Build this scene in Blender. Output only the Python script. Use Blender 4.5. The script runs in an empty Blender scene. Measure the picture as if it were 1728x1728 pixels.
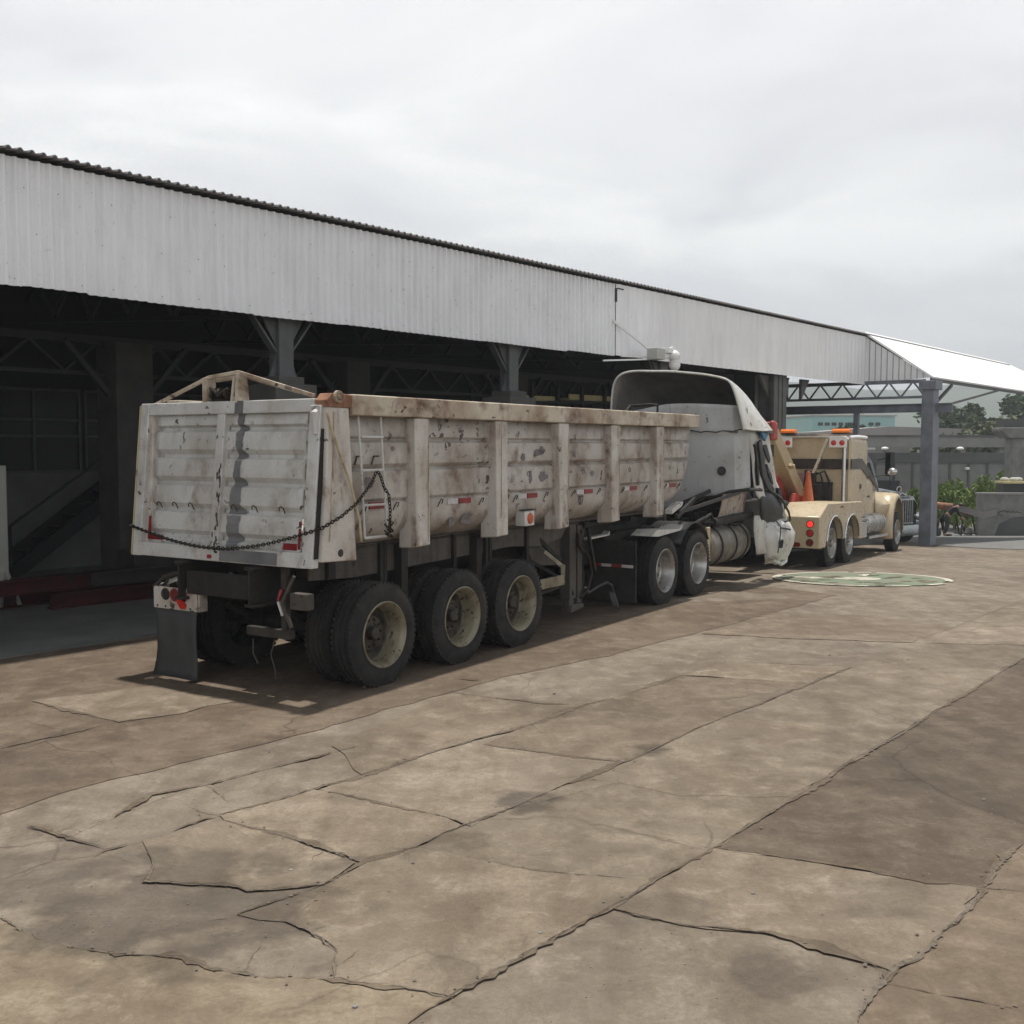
import bpy, math, random
from mathutils import Vector, Matrix, noise as mnoise
R = math.radians
S = bpy.context.scene
COL = S.collection
# ---------------------------------------------------------------- camera, sky, sun, exposure
cam = bpy.data.objects.new('camera', bpy.data.cameras.new('camera'))
COL.objects.link(cam)
cam.location = (0, 0, 2.3)
cam.rotation_euler = (R(90) - math.atan(112 / 1800), 0, 0)
cam.data.sensor_width = 36; cam.data.lens = 37.5
cam.data.clip_start = 0.1; cam.data.clip_end = 6000
S.camera = cam
SUN_EL, SUN_AZ = R(80), math.atan2(.051, .170)      # azimuth from +Y towards +X
sun = bpy.data.objects.new('sun', bpy.data.lights.new('sun', 'SUN'))
COL.objects.link(sun)
sd = Vector((math.cos(SUN_EL) * math.sin(SUN_AZ), math.cos(SUN_EL) * math.cos(SUN_AZ), math.sin(SUN_EL)))
sun.rotation_euler = sd.to_track_quat('Z', 'Y').to_euler()
sun.data.energy = 5.0; sun.data.angle = R(1.6); sun.data.color = (1, .95, .87)
S.view_settings.view_transform = 'Standard'; S.view_settings.look = 'None'
S.view_settings.exposure = 0.0; S.view_settings.gamma = 1.0
W = bpy.data.worlds.new('World'); S.world = W; W.use_nodes = True

def nodes(nt):
    N = nt.nodes; L = nt.links
    def n(t, **k):
        x = N.new(t)
        for a, b in k.items():
            if a.startswith('i_'):
                key = a[2:]
                x.inputs[int(key) if key.isdigit() else key].default_value = b
            else: setattr(x, a, b)
        return x
    return N, L, n

def ramp(n, pts, interp='LINEAR'):
    r = n('ShaderNodeValToRGB'); e = r.color_ramp.elements; r.color_ramp.interpolation = interp
    while len(e) > 1: e.remove(e[-1])
    e[0].position = pts[0][0]; c = pts[0][1]; e[0].color = (c, c, c, 1) if isinstance(c, (int, float)) else (*c, 1)
    for p, c in pts[1:]:
        q = e.new(p); q.color = (c, c, c, 1) if isinstance(c, (int, float)) else (*c, 1)
    return r

def world():
    N, L, n = nodes(W.node_tree); N.clear()
    out = n('ShaderNodeOutputWorld'); bg = n('ShaderNodeBackground'); L.new(bg.outputs[0], out.inputs[0])
    sky = n('ShaderNodeTexSky', sky_type='NISHITA', sun_disc=False, sun_elevation=SUN_EL, sun_rotation=SUN_AZ)
    sc = n('ShaderNodeVectorMath', operation='SCALE'); sc.inputs['Scale'].default_value = .1
    L.new(sky.outputs[0], sc.inputs[0])
    tc = n('ShaderNodeTexCoord'); sx = n('ShaderNodeSeparateXYZ'); L.new(tc.outputs['Generated'], sx.inputs[0])
    # clouds laid out on a flat ceiling: direction / (z + c)
    ad = n('ShaderNodeMath', operation='ADD', i_1=.16); L.new(sx.outputs[2], ad.inputs[0])
    mx = n('ShaderNodeMath', operation='MAXIMUM', i_1=.05); L.new(ad.outputs[0], mx.inputs[0])
    dv = n('ShaderNodeVectorMath', operation='DIVIDE'); L.new(tc.outputs['Generated'], dv.inputs[0])
    cb = n('ShaderNodeCombineXYZ')
    for i in range(3): L.new(mx.outputs[0], cb.inputs[i])
    L.new(cb.outputs[0], dv.inputs[1])
    mp = n('ShaderNodeMapping'); mp.inputs['Location'].default_value = (3.1, 1.7, 0); mp.inputs['Scale'].default_value = (1, 1, .4)
    L.new(dv.outputs[0], mp.inputs[0])
    n1 = n('ShaderNodeTexNoise', i_Scale=1.25, i_Detail=8.0, i_Roughness=.5, i_Distortion=.5); L.new(mp.outputs[0], n1.inputs['Vector'])
    cr = ramp(n, [(.38, (.60, .598, .615)), (.46, (.665, .664, .672)), (.52, (.70, .70, .70)), (.57, (.76, .76, .757)), (.64, (.83, .83, .825))])
    L.new(n1.outputs[0], cr.inputs[0])
    # horizon veil
    hr = ramp(n, [(.0, 1), (.07, .6), (.17, 0)]); L.new(sx.outputs[2], hr.inputs[0])
    m1 = n('ShaderNodeMix', data_type='RGBA'); m1.inputs[7].default_value = (.64, .66, .68, 1)
    L.new(hr.outputs[0], m1.inputs[0]); L.new(cr.outputs[0], m1.inputs[6])
    # the overcast ceiling is dimmed towards the unseen zenith to deepen shadows
    zr = ramp(n, [(.0, .5), (.40, .5), (.58, .20), (1, .17)]); L.new(sx.outputs[2], zr.inputs[0])
    z2 = n('ShaderNodeMath', operation='MULTIPLY', i_1=3.15); L.new(zr.outputs[0], z2.inputs[0])
    s2 = n('ShaderNodeVectorMath', operation='SCALE'); L.new(m1.outputs[2], s2.inputs[0]); L.new(z2.outputs[0], s2.inputs['Scale'])
    m2 = n('ShaderNodeMix', data_type='RGBA'); m2.inputs[0].default_value = .96
    L.new(sc.outputs[0], m2.inputs[6]); L.new(s2.outputs[0], m2.inputs[7])
    L.new(m2.outputs[2], bg.inputs[0]); bg.inputs[1].default_value = 1.0
world()

# ---------------------------------------------------------------- helpers
def tag(o, label=None, cat=None, group=None, kind=None):
    if label: o['label'] = label
    if cat: o['category'] = cat
    if group: o['group'] = group
    if kind: o['kind'] = kind
    return o

def empty(name, loc=(0, 0, 0), rz=0, label=None, cat=None, group=None, ry=0):
    o = bpy.data.objects.new(name, None); COL.objects.link(o)
    o.location = loc; o.rotation_euler = (0, ry, rz); o.empty_display_size = .2
    return tag(o, label, cat, group)

def children(o): return [c for c in bpy.data.objects if c.parent == o]
def copy_tree(o, parent=None):
    c = o.copy(); COL.objects.link(c); c.parent = parent
    for ch in children(o): copy_tree(ch, c)
    return c

class MB:
    def __init__(s): s.v = []; s.f = []; s.c = []
    def add(s, vs, fs, M=None):
        b = len(s.v)
        for v in vs:
            v = Vector(v)
            if M is not None: v = M @ v
            s.v.append(tuple(v))
        for f in fs: s.f.append(tuple(i + b for i in f))
        return s
    def box(s, x0, x1, y0, y1, z0, z1, M=None):
        return s.add([(x0,y0,z0),(x1,y0,z0),(x1,y1,z0),(x0,y1,z0),(x0,y0,z1),(x1,y0,z1),(x1,y1,z1),(x0,y1,z1)],
            [(3,2,1,0),(4,5,6,7),(0,1,5,4),(1,2,6,5),(2,3,7,6),(3,0,4,7)], M)
    def prism(s, poly, y0, y1, axis='y', M=None):
        # poly of (a,b): axis y -> (x,z); axis x -> (y,z); axis z -> (x,y)
        k = len(poly)
        def P(a, b, t): return {'y': (a, t, b), 'x': (t, a, b), 'z': (a, b, t)}[axis]
        vs = [P(a, b, y0) for a, b in poly] + [P(a, b, y1) for a, b in poly]
        fs = [tuple(range(k)), tuple(range(2*k-1, k-1, -1))]
        for i in range(k): fs.append((i, i+k, (i+1) % k + k, (i+1) % k))
        return s.add(vs, fs, M)
    def bar(s, a, b, w, h=None, up=(0,0,1)):
        a = Vector(a); b = Vector(b); h = h or w; d = (b-a).normalized(); u = Vector(up)
        if abs(d.dot(u)) > .98: u = Vector((1,0,0))
        r = d.cross(u).normalized()*w/2; u = r.cross(d).normalized()*h/2
        vs = [a-r-u, a+r-u, a+r+u, a-r+u, b-r-u, b+r-u, b+r+u, b-r+u]
        return s.add(vs, [(0,1,2,3),(7,6,5,4),(0,4,5,1),(1,5,6,2),(2,6,7,3),(3,7,4,0)])
    def tube(s, pts, r, seg=8, closed=False, cap=True):
        pts = [Vector(p) for p in pts]; k = len(pts); rings = []
        rs = r if isinstance(r, (list, tuple)) else [r]*k
        prev = None
        for i, p in enumerate(pts):
            if closed: d = pts[(i+1) % k]-pts[i-1]
            else: d = pts[min(i+1, k-1)]-pts[max(i-1, 0)]
            d.normalize()
            if prev is None:
                a = Vector((0,0,1)) if abs(d.z) < .9 else Vector((1,0,0))
                x = d.cross(a).normalized()
            else: x = (prev - d*prev.dot(d)).normalized()
            prev = x; y = d.cross(x)
            rings.append([p + x*math.cos(2*math.pi*j/seg)*rs[i] + y*math.sin(2*math.pi*j/seg)*rs[i] for j in range(seg)])
        vs = [q for ring in rings for q in ring]; fs = []
        for i in range(k if closed else k-1):
            i2 = (i+1) % k
            for j in range(seg): fs.append((i*seg+j, i*seg+(j+1) % seg, i2*seg+(j+1) % seg, i2*seg+j))
        if cap and not closed: fs += [tuple(range(seg-1, -1, -1)), tuple((k-1)*seg+j for j in range(seg))]
        return s.add(vs, fs)
    def lathe(s, prof, c=(0,0,0), axis='y', seg=40, a0=0, a1=2*math.pi):
        # prof: list (radius, along)
        full = abs(a1-a0-2*math.pi) < 1e-6; m = seg if full else seg+1; vs = []
        for j in range(m):
            a = a0+(a1-a0)*j/seg; ca, sa = math.cos(a), math.sin(a)
            for r, t in prof:
                p = {'y': (r*ca, t, r*sa), 'x': (t, r*ca, r*sa), 'z': (r*ca, r*sa, t)}[axis]
                vs.append((p[0]+c[0], p[1]+c[1], p[2]+c[2]))
        k = len(prof); fs = []
        for j in range(seg):
            j2 = (j+1) % m
            for i in range(k-1): fs.append((j*k+i, j*k+i+1, j2*k+i+1, j2*k+i))
        return s.add(vs, fs)
    def grid(s, rows, closed=False):
        # rows: list of equal-length point lists
        k = len(rows[0]); vs = [p for r in rows for p in r]; fs = []
        for i in range(len(rows)-1):
            for j in range(k if closed else k-1):
                fs.append((i*k+j, i*k+(j+1) % k, (i+1)*k+(j+1) % k, (i+1)*k+j))
        return s.add(vs, fs)
    def disc(s, c, r, axis='y', t=.01, seg=20):
        return s.lathe([(0.0001, 0), (r, 0), (r, t), (.0001, t)], c, axis, seg)
    def ball(s, c, r, seg=16, rings=10, sc=(1,1,1)):
        rows = []
        for i in range(rings+1):
            a = math.pi*i/rings
            rows.append([(c[0]+r*sc[0]*math.sin(a)*math.cos(2*math.pi*j/seg), c[1]+r*sc[1]*math.sin(a)*math.sin(2*math.pi*j/seg), c[2]+r*sc[2]*math.cos(a)) for j in range(seg)])
        return s.grid(rows, closed=True)
    def build(s, name, mat, parent=None, bevel=0, smooth=True, solid=0, ang=35, sub=0, loc=None, rz=0, split=False):
        if split:   # every separate piece becomes an object of its own
            par = list(range(len(s.v)))
            def find(a):
                while par[a] != a: par[a] = par[par[a]]; a = par[a]
                return a
            for f in s.f:
                for i in f[1:]: par[find(i)] = find(f[0])
            gr = {}
            for f in s.f: gr.setdefault(find(f[0]), []).append(f)
            out = []
            for fs in gr.values():
                ids = sorted({i for f in fs for i in f}); mp = {a: k for k, a in enumerate(ids)}
                q = MB(); q.v = [s.v[i] for i in ids]; q.f = [tuple(mp[i] for i in f) for f in fs]
                out.append(q.build(name, mat, parent, bevel, smooth, solid, ang, sub, loc, rz))
            return out
        me = bpy.data.meshes.new(name); me.from_pydata(s.v, [], s.f); me.validate(); me.update()
        if s.c:
            a = me.color_attributes.new('tint', 'FLOAT_COLOR', 'POINT')
            for i, c in enumerate(s.c): a.data[i].color = (*c, 1)
        mats = mat if isinstance(mat, list) else [mat]
        for m in mats: me.materials.append(m)
        if smooth:
            me.shade_smooth(); me.set_sharp_from_angle(angle=R(ang))
        o = bpy.data.objects.new(name, me); COL.objects.link(o)
        if parent: o.parent = parent
        if loc: o.location = loc
        if rz: o.rotation_euler.z = rz
        if solid:
            m = o.modifiers.new('Solid', 'SOLIDIFY'); m.thickness = solid; m.offset = 0
        if bevel:
            m = o.modifiers.new('Bevel', 'BEVEL'); m.width = bevel; m.segments = 2; m.limit_method = 'ANGLE'; m.angle_limit = R(40)
        if sub:
            m = o.modifiers.new('Sub', 'SUBSURF'); m.levels = sub; m.render_levels = sub
        return o

# ---------------------------------------------------------------- materials
def new_mat(name):
    m = bpy.data.materials.new(name); m.use_nodes = True
    N, L, n = nodes(m.node_tree); b = N['Principled BSDF']
    return m, N, L, n, b

def mixc(L, n, fac, a, b, mode='MIX'):
    m = n('ShaderNodeMix', data_type='RGBA', blend_type=mode)
    for i, v in ((0, fac), (6, a), (7, b)):
        if isinstance(v, (int, float)): m.inputs[i].default_value = v
        elif isinstance(v, tuple): m.inputs[i].default_value = (*v, 1) if len(v) == 3 else v
        else: L.new(v, m.inputs[i])
    return m.outputs[2]

def coords(L, n, scale=(1,1,1), kind='Object', loc=(0,0,0)):
    t = n('ShaderNodeTexCoord'); mp = n('ShaderNodeMapping'); L.new(t.outputs[kind], mp.inputs[0])
    mp.inputs['Scale'].default_value = scale; mp.inputs['Location'].default_value = loc
    return mp.outputs[0]

def noise(L, n, vec, scale, detail=4., rough=.55, dist=0.):
    x = n('ShaderNodeTexNoise', i_Scale=scale, i_Detail=detail, i_Roughness=rough, i_Distortion=dist)
    L.new(vec, x.inputs['Vector']); return x.outputs[0]

def thr(L, n, v, lo, hi, a=0, b=1):
    r = ramp(n, [(lo, a), (hi, b)]); L.new(v, r.inputs[0]); return r.outputs[0]

def bump(L, n, b, h, strength=.3, dist=.01):
    x = n('ShaderNodeBump', i_Strength=strength, i_Distance=dist); L.new(h, x.inputs['Height']); L.new(x.outputs[0], b.inputs['Normal'])

def worn(name, base, rough=.55, grime=(.12,.10,.075), g=.5, rust=(.13,.05,.02), r=.3, chips=(.05,.05,.05), c=.3, metal=0., seed=0, streak=1.0, fine=.12, loc=(0,0,0), bs=.18, sxy=9):
    """painted sheet metal with grime blotches, vertical run marks, chipped spots and rust"""
    m, N, L, n, b = new_mat(name)
    v = coords(L, n, loc=(seed*3.7, seed*1.3, seed*.7)); vs = coords(L, n, (sxy, sxy, .7*streak), loc=(seed, 0, 0))
    big = noise(L, n, v, 1.6, 5.); mid = noise(L, n, v, 7., 6., .62); fin = noise(L, n, v, 45., 3.)
    st = noise(L, n, vs, 1.3, 5., .6)
    col = mixc(L, n, thr(L, n, fin, .3, .7), tuple(x*(1-fine) for x in base), base)
    col = mixc(L, n, thr(L, n, big, .42, .70, 0, .75*g), col, grime)
    col = mixc(L, n, thr(L, n, st, .52, .78, 0, .85*g), col, grime)
    if r:
        mu = n('ShaderNodeMath', operation='MULTIPLY'); L.new(thr(L, n, st, .45, .75), mu.inputs[0]); L.new(thr(L, n, mid, .50-.12*r, .68-.12*r), mu.inputs[1])
        m3 = n('ShaderNodeMath', operation='MULTIPLY', i_1=min(1, r*1.6)); L.new(mu.outputs[0], m3.inputs[0])
        col = mixc(L, n, m3.outputs[0], col, rust)
    if c:
        ch = noise(L, n, v, 11., 2.5, .5, .6); gate = noise(L, n, v, 1.9, 2.)
        mu = n('ShaderNodeMath', operation='MULTIPLY'); L.new(thr(L, n, ch, .665-.06*c, .685-.06*c), mu.inputs[0]); L.new(thr(L, n, gate, .48, .6), mu.inputs[1])
        col = mixc(L, n, mu.outputs[0], col, chips)
    L.new(col, b.inputs['Base Color']); b.inputs['Metallic'].default_value = metal
    L.new(thr(L, n, mid, .3, .7, max(.05, rough-.12), min(1, rough+.15)), b.inputs['Roughness'])
    if bs: bump(L, n, b, mid, bs, .01)
    return m

def plain(name, col, rough=.6, metal=0., var=.15, scale=8., emit=None, es=1., bumps=.15, alpha=None):
    m, N, L, n, b = new_mat(name)
    v = coords(L, n); x = noise(L, n, v, scale, 5., .6)
    c = mixc(L, n, thr(L, n, x, .3, .7), tuple(k*(1-var) for k in col), tuple(min(1, k*(1+var)) for k in col))
    L.new(c, b.inputs['Base Color']); b.inputs['Metallic'].default_value = metal
    L.new(thr(L, n, x, .3, .7, max(.03, rough-.1), min(1, rough+.1)), b.inputs['Roughness'])
    if bumps: bump(L, n, b, x, bumps, .01)
    if emit: b.inputs['Emission Color'].default_value = (*emit, 1); b.inputs['Emission Strength'].default_value = es
    return m

STAINS = [(-1.75, 5.22, .95, .40, .62), (-2.5, 5.55, .7, .3, .45), (1.18, 4.51, .24, .11, .55), (.10, 6.75, .34, .12, .8), (3.2, 7.6, 1.3, .8, .35), (-.42, 6.02, .25, .12, .4),
          (1.05, 7.9, .16, .10, .75), (-3.6, 7.4, .8, .5, .35), (.76, 5.15, .35, .12, .4), (2.9, 9.4, 1.2, .5, .25), (.7, 9.2, .9, .25, .25), (-1.6, 8.0, 1.0, .25, .2), (4.9, 11.5, 2.2, .5, .22),(-.2,4.6,.3,.1,.2),(1.9,5.3,.3,.12,.28)]
def ground_mat():
    m, N, L, n, b = new_mat('old_concrete')
    t = n('ShaderNodeTexCoord'); P = t.outputs['Object']
    big = noise(L, n, P, .45, 4., .6, .4); mid = noise(L, n, P, 3.4, 10., .74, .25); fin = noise(L, n, P, 40., 4., .65); grit = noise(L, n, P, 190., 2.)
    mps = n('ShaderNodeMapping'); L.new(P, mps.inputs[0]); mps.inputs['Rotation'].default_value = (0, 0, R(39)); mps.inputs['Scale'].default_value = (1.0, .22, 1)
    drag = noise(L, n, mps.outputs[0], 2.4, 6., .6)
    c = mixc(L, n, thr(L, n, big, .40, .60), (.190, .158, .122), (.275, .238, .190))
    c = mixc(L, n, thr(L, n, drag, .46, .64, 0, .6), c, (.135, .108, .082))
    c = mixc(L, n, thr(L, n, mid, .50, .64, 0, .62), c, (.36, .318, .262))
    c = mixc(L, n, thr(L, n, mid, .32, .47, .65, 0), c, (.105, .082, .062))
    c = mixc(L, n, thr(L, n, fin, .35, .65), mixc(L, n, .34, c, (.10, .085, .07)), c)
    pat = noise(L, n, P, 1.1, 8., .7, 1.2); c = mixc(L, n, thr(L, n, pat, .50, .55, 0, .42), c, (.155, .13, .105)); pit = noise(L, n, P, 18., 3., .6); c = mixc(L, n, thr(L, n, pit, .70, .74, 0, .7), c, (.09, .075, .06))
    c = mixc(L, n, thr(L, n, grit, .62, .70, 0, .5), c, (.36, .33, .28))
    c = mixc(L, n, thr(L, n, grit, .30, .38, .55, 0), c, (.08, .07, .06))
    # hairline cracks
    wv = n('ShaderNodeVectorMath', operation='ADD'); L.new(P, wv.inputs[0])
    ws = n('ShaderNodeVectorMath', operation='SCALE'); ws.inputs['Scale'].default_value = .5
    nz = n('ShaderNodeTexNoise', i_Scale=1.6, i_Detail=5.); L.new(P, nz.inputs['Vector']); L.new(nz.outputs['Color'], ws.inputs[0]); L.new(ws.outputs[0], wv.inputs[1])
    vo = n('ShaderNodeTexVoronoi', feature='DISTANCE_TO_EDGE', i_Scale=.62); L.new(wv.outputs[0], vo.inputs['Vector'])
    vm = n('ShaderNodeMath', operation='MULTIPLY'); L.new(thr(L, n, vo.outputs['Distance'], .002, .009, 1, 0), vm.inputs[0]); L.new(thr(L, n, big, .50, .62, 0, .7), vm.inputs[1])
    c = mixc(L, n, vm.outputs[0], c, (.09, .075, .06))
    # oil and damp stains with their own outlines
    sx = n('ShaderNodeSeparateXYZ'); L.new(P, sx.inputs[0])
    nm = n('ShaderNodeTexNoise', i_Scale=3.2, i_Detail=5.); L.new(P, nm.inputs['Vector'])
    acc = None
    for (x, y, a, bb, k) in STAINS:
        ma = n('ShaderNodeMapping', vector_type='TEXTURE'); L.new(P, ma.inputs[0])
        ma.inputs['Location'].default_value = (x, y, 0); ma.inputs['Scale'].default_value = (a, bb*2.2, 1)
        ln = n('ShaderNodeVectorMath', operation='LENGTH'); L.new(ma.outputs[0], ln.inputs[0])
        ad = n('ShaderNodeMath', operation='MULTIPLY_ADD', i_1=2.6, i_2=-1.3); L.new(nm.outputs[0], ad.inputs[0])
        sm = n('ShaderNodeMath', operation='ADD'); L.new(ln.outputs['Value'], sm.inputs[0]); L.new(ad.outputs[0], sm.inputs[1])
        mask = thr(L, n, sm.outputs[0], .55, .95, k*.85, 0)
        if acc is None: acc = mask
        else:
            mm = n('ShaderNodeMath', operation='MAXIMUM'); L.new(acc, mm.inputs[0]); L.new(mask, mm.inputs[1]); acc = mm.outputs[0]
    c = mixc(L, n, acc, c, (.052, .045, .038))
    at = n('ShaderNodeAttribute', attribute_name='tint'); c = mixc(L, n, 1.0, c, at.outputs['Color'], 'MULTIPLY'); c = mixc(L, n, 1.0, c, (.90, .872, .85), 'MULTIPLY')
    L.new(c, b.inputs['Base Color'])
    L.new(thr(L, n, mid, .3, .7, .95, .78), b.inputs['Roughness']); b.inputs['Specular IOR Level'].default_value = .3
    h = n('ShaderNodeMath', operation='MULTIPLY_ADD', i_1=.35); L.new(fin, h.inputs[0]); L.new(mid, h.inputs[2])
    h2 = n('ShaderNodeMath', operation='MULTIPLY_ADD', i_1=.12); L.new(grit, h2.inputs[0]); L.new(h.outputs[0], h2.inputs[2])
    bump(L, n, b, h2.outputs[0], .55, .02)
    return m

def corr_mat(name, base, seam=0):
    """white painted corrugated sheet: dull stains, run marks below, dusty lower edge"""
    m, N, L, n, b = new_mat(name)
    v = coords(L, n); vs = coords(L, n, (2.2, 2.2, .35)); x = noise(L, n, v, .8, 5.); st = noise(L, n, vs, 2.2, 6., .65); f = noise(L, n, v, 14., 4.)
    c = mixc(L, n, thr(L, n, x, .35, .65), tuple(k*.93 for k in base), base)
    c = mixc(L, n, thr(L, n, st, .48, .72, 0, .35), c, tuple(k*.62 for k in base))
    c = mixc(L, n, thr(L, n, f, .64, .74, 0, .35), c, (.3, .3, .29))
    L.new(c, b.inputs['Base Color']); b.inputs['Roughness'].default_value = .5; b.inputs['Metallic'].default_value = .0
    return m

M = {}
M['ground'] = ground_mat()
def crack_mat():
    m, N, L, n, b = new_mat('crack_dirt'); v = coords(L, n)
    x = noise(L, n, v, 26., 4., .7); y = noise(L, n, v, 5., 3.)
    c = mixc(L, n, thr(L, n, x, .38, .52), (.050, .041, .033), (.15, .125, .098)); c = mixc(L, n, thr(L, n, y, .42, .58, 0, .8), c, (.15, .125, .10))
    L.new(c, b.inputs['Base Color']); b.inputs['Roughness'].default_value = .95; bump(L, n, b, x, .8, .02); return m
M['crack'] = crack_mat()
M['shedfloor'] = plain('smooth_shed_concrete', (.16, .162, .16), .8, var=.25, scale=1.5)
M['asphalt'] = plain('grey_asphalt', (.15, .148, .145), .9, var=.2, scale=2)
M['fascia'] = corr_mat('white_corrugated_sheet', (.83, .845, .87))
M['roofdark'] = plain('dark_roof_sheet', (.20, .195, .20), .7, var=.3)
M['porchroof'] = plain('bright_white_roof_sheet', (.85, .86, .87), .45, var=.03)
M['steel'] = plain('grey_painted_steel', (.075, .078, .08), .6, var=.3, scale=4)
M['steelt'] = plain('darkened_truss_steel', (.038, .040, .042), .6, var=.3, scale=4)  # steel grey lowered evenly to keep the shed interior dim
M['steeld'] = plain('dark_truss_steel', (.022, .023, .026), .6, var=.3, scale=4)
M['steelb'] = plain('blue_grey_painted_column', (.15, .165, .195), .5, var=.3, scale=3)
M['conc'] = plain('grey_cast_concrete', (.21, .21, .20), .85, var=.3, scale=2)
M['concd'] = plain('darkened_concrete_column', (.075, .074, .07), .85, var=.3, scale=2)  # concrete grey lowered the same way, shade of the shed in the colour
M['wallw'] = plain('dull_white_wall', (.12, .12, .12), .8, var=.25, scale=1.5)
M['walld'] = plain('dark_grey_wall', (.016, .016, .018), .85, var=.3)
M['glass'] = plain('dark_window_glass', (.008, .009, .010), .5, var=.05, bumps=0)
M['bed'] = worn('worn_white_bed_paint', (.50, .475, .44), .6, (.20, .15, .11), 1.0, (.11, .05, .026), .5, (.075, .062, .06), .8, seed=1, sxy=3, streak=2)
M['bedlow'] = worn('darkened_underside', (.085, .075, .066), .8, (.04, .034, .028), 1.0, (.05, .028, .018), .5, (.03, .025, .02), .5, seed=2)  # worn paint, base darkened to stand in for shade beneath the trailer
M['rail'] = worn('rust_streaked_rail_paint', (.56, .50, .40), .6, (.20, .12, .065), 1.1, (.10, .042, .02), 1.0, (.06, .04, .03), .5, seed=3, streak=3.5, sxy=2.2)
M['post'] = worn('worn_post_paint', (.58, .555, .515), .5, (.25, .185, .13), .85, (.13, .06, .03), .7, (.08, .06, .05), .4, seed=4, sxy=4, streak=1.5)
M['gate'] = worn('worn_tailgate_paint', (.60, .605, .595), .5, (.33, .31, .27), .8, (.17, .09, .05), .35, (.085, .075, .07), .3, seed=5, sxy=3, bs=.08, streak=2)
M['gateedge'] = worn('yellowed_edge_paint', (.55, .47, .30), .6, (.2, .15, .08), .6, (.14, .06, .03), .8, (.06, .05, .04), .5, seed=6)
M['rust'] = worn('orange_rust', (.34, .17, .10), .8, (.12, .07, .05), .6, (.10, .035, .015), .8, c=0, seed=7)
M['grease'] = plain('oily_black_stain', (.06, .058, .06), .4, var=.35, scale=6)
M['chassis'] = worn('dirty_black_chassis', (.012, .0115, .011), .75, (.030, .025, .020), .6, (.04, .022, .014), .4, c=0, seed=8)
M['chain'] = plain('rusty_chain_iron', (.035, .028, .02), .6, .6, var=.5, scale=20)
M['rubber'] = worn('dusty_tyre_rubber', (.013, .013, .0135), .85, (.045, .040, .034), .7, r=0, c=0, seed=18, fine=.3, sxy=3, streak=4)
M['flap'] = plain('dusty_rubber_flap', (.045, .047, .048), .8, var=.3, scale=4)
M['rim'] = worn('dirty_cream_rim', (.30, .28, .20), .45, (.09, .072, .048), 1.1, (.08, .045, .022), .7, (.04, .034, .026), .8, seed=9, metal=.3)
M['disc'] = plain('brown_crusted_wheel_disc', (.060, .050, .041), .6, .3, var=.7, scale=9)
M['hub'] = plain('greasy_hub', (.05, .045, .04), .6, .3, var=.5, scale=9)
M['rimpol'] = worn('dusty_polished_rim', (.40, .40, .39), .32, (.14, .125, .10), .9, r=0, c=0, seed=17, metal=.8, bs=0, sxy=3)
M['red'] = plain('red_reflective_tape', (.21, .016, .019), .4, var=.35, scale=9)
M['whitetape'] = plain('grey_white_tape', (.48, .46, .45), .4, var=.15, scale=12)
M['lampred'] = plain('red_lamp_lens', (.50, .03, .02), .2, var=.1, bumps=0)
M['lampdark'] = plain('unlit_dark_red_lens', (.16, .025, .02), .2, var=.2, bumps=0)
M['lamporange'] = plain('orange_lamp_lens', (.50, .10, .045), .25, var=.1, bumps=0)
M['glow'] = plain('lit_red_tail_lamp', (.6, .02, .02), .2, emit=(1, .05, .03), es=.9, bumps=0)
M['dirtywhite'] = worn('grey_weathered_fibreglass', (.50, .52, .52), .6, (.32, .31, .29), .8, (.2, .13, .08), .15, (.15, .14, .13), .15, seed=10, bs=.08, sxy=4)
M['cabwhite'] = worn('scratched_white_cab_paint', (.62, .625, .60), .4, (.34, .31, .25), .8, (.16, .08, .04), .25, (.07, .07, .07), .35, seed=11, bs=.12, sxy=4)
M['inside'] = plain('grey_inner_fibreglass', (.16, .15, .14), .85, var=.35, scale=2.5)
M['blackp'] = plain('black_plastic_trim', (.018, .018, .018), .45, var=.3)
M['chrome'] = plain('scuffed_chrome', (.55, .55, .55), .22, .9, var=.1, scale=5, bumps=0)
M['tank'] = worn('muddy_aluminium_tank', (.26, .24, .205), .45, (.09, .075, .055), 1.0, (.10, .06, .035), .4, c=.2, seed=12, metal=.5, sxy=4)
M['beige'] = worn('glossy_beige_paint', (.55, .455, .31), .3, (.33, .27, .19), .5, r=0, c=0, seed=13, bs=0, sxy=3)
M['beigeb'] = worn('dusty_beige_boom_paint', (.50, .41, .26), .45, (.28, .21, .13), .5, (.2, .1, .05), .2, c=.1, seed=14, bs=.05)
M['browns'] = plain('dark_brown_stripe_paint', (.035, .026, .022), .35, var=.2)
M['redpaint'] = plain('faded_red_paint', (.36, .05, .04), .5, var=.25)
M['redplate'] = plain('red_steel_plate', (.38, .05, .03), .5, var=.2)
M['amber'] = plain('amber_beacon_lens', (.80, .19, .03), .2, var=.1, emit=(1, .25, .03), es=.08, bumps=0)
M['cone'] = plain('orange_cone_plastic', (.50, .12, .035), .5, var=.2)
M['silver'] = plain('silver_truck_paint', (.42, .45, .46), .3, .4, var=.1, scale=3)
M['whitep'] = plain('white_plastic', (.75, .76, .76), .35, var=.04)
M['beamred'] = plain('red_primer_beam', (.055, .007, .009), .7, var=.6, scale=3)
M['beamdark'] = plain('stacked_dark_steel', (.05, .045, .045), .7, var=.4, scale=3)
M['yellow'] = plain('pale_yellow_sheet', (.62, .55, .28), .6, var=.1)
M['sheetw'] = plain('pale_board', (.42, .43, .40), .7, var=.15, scale=2)
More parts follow.
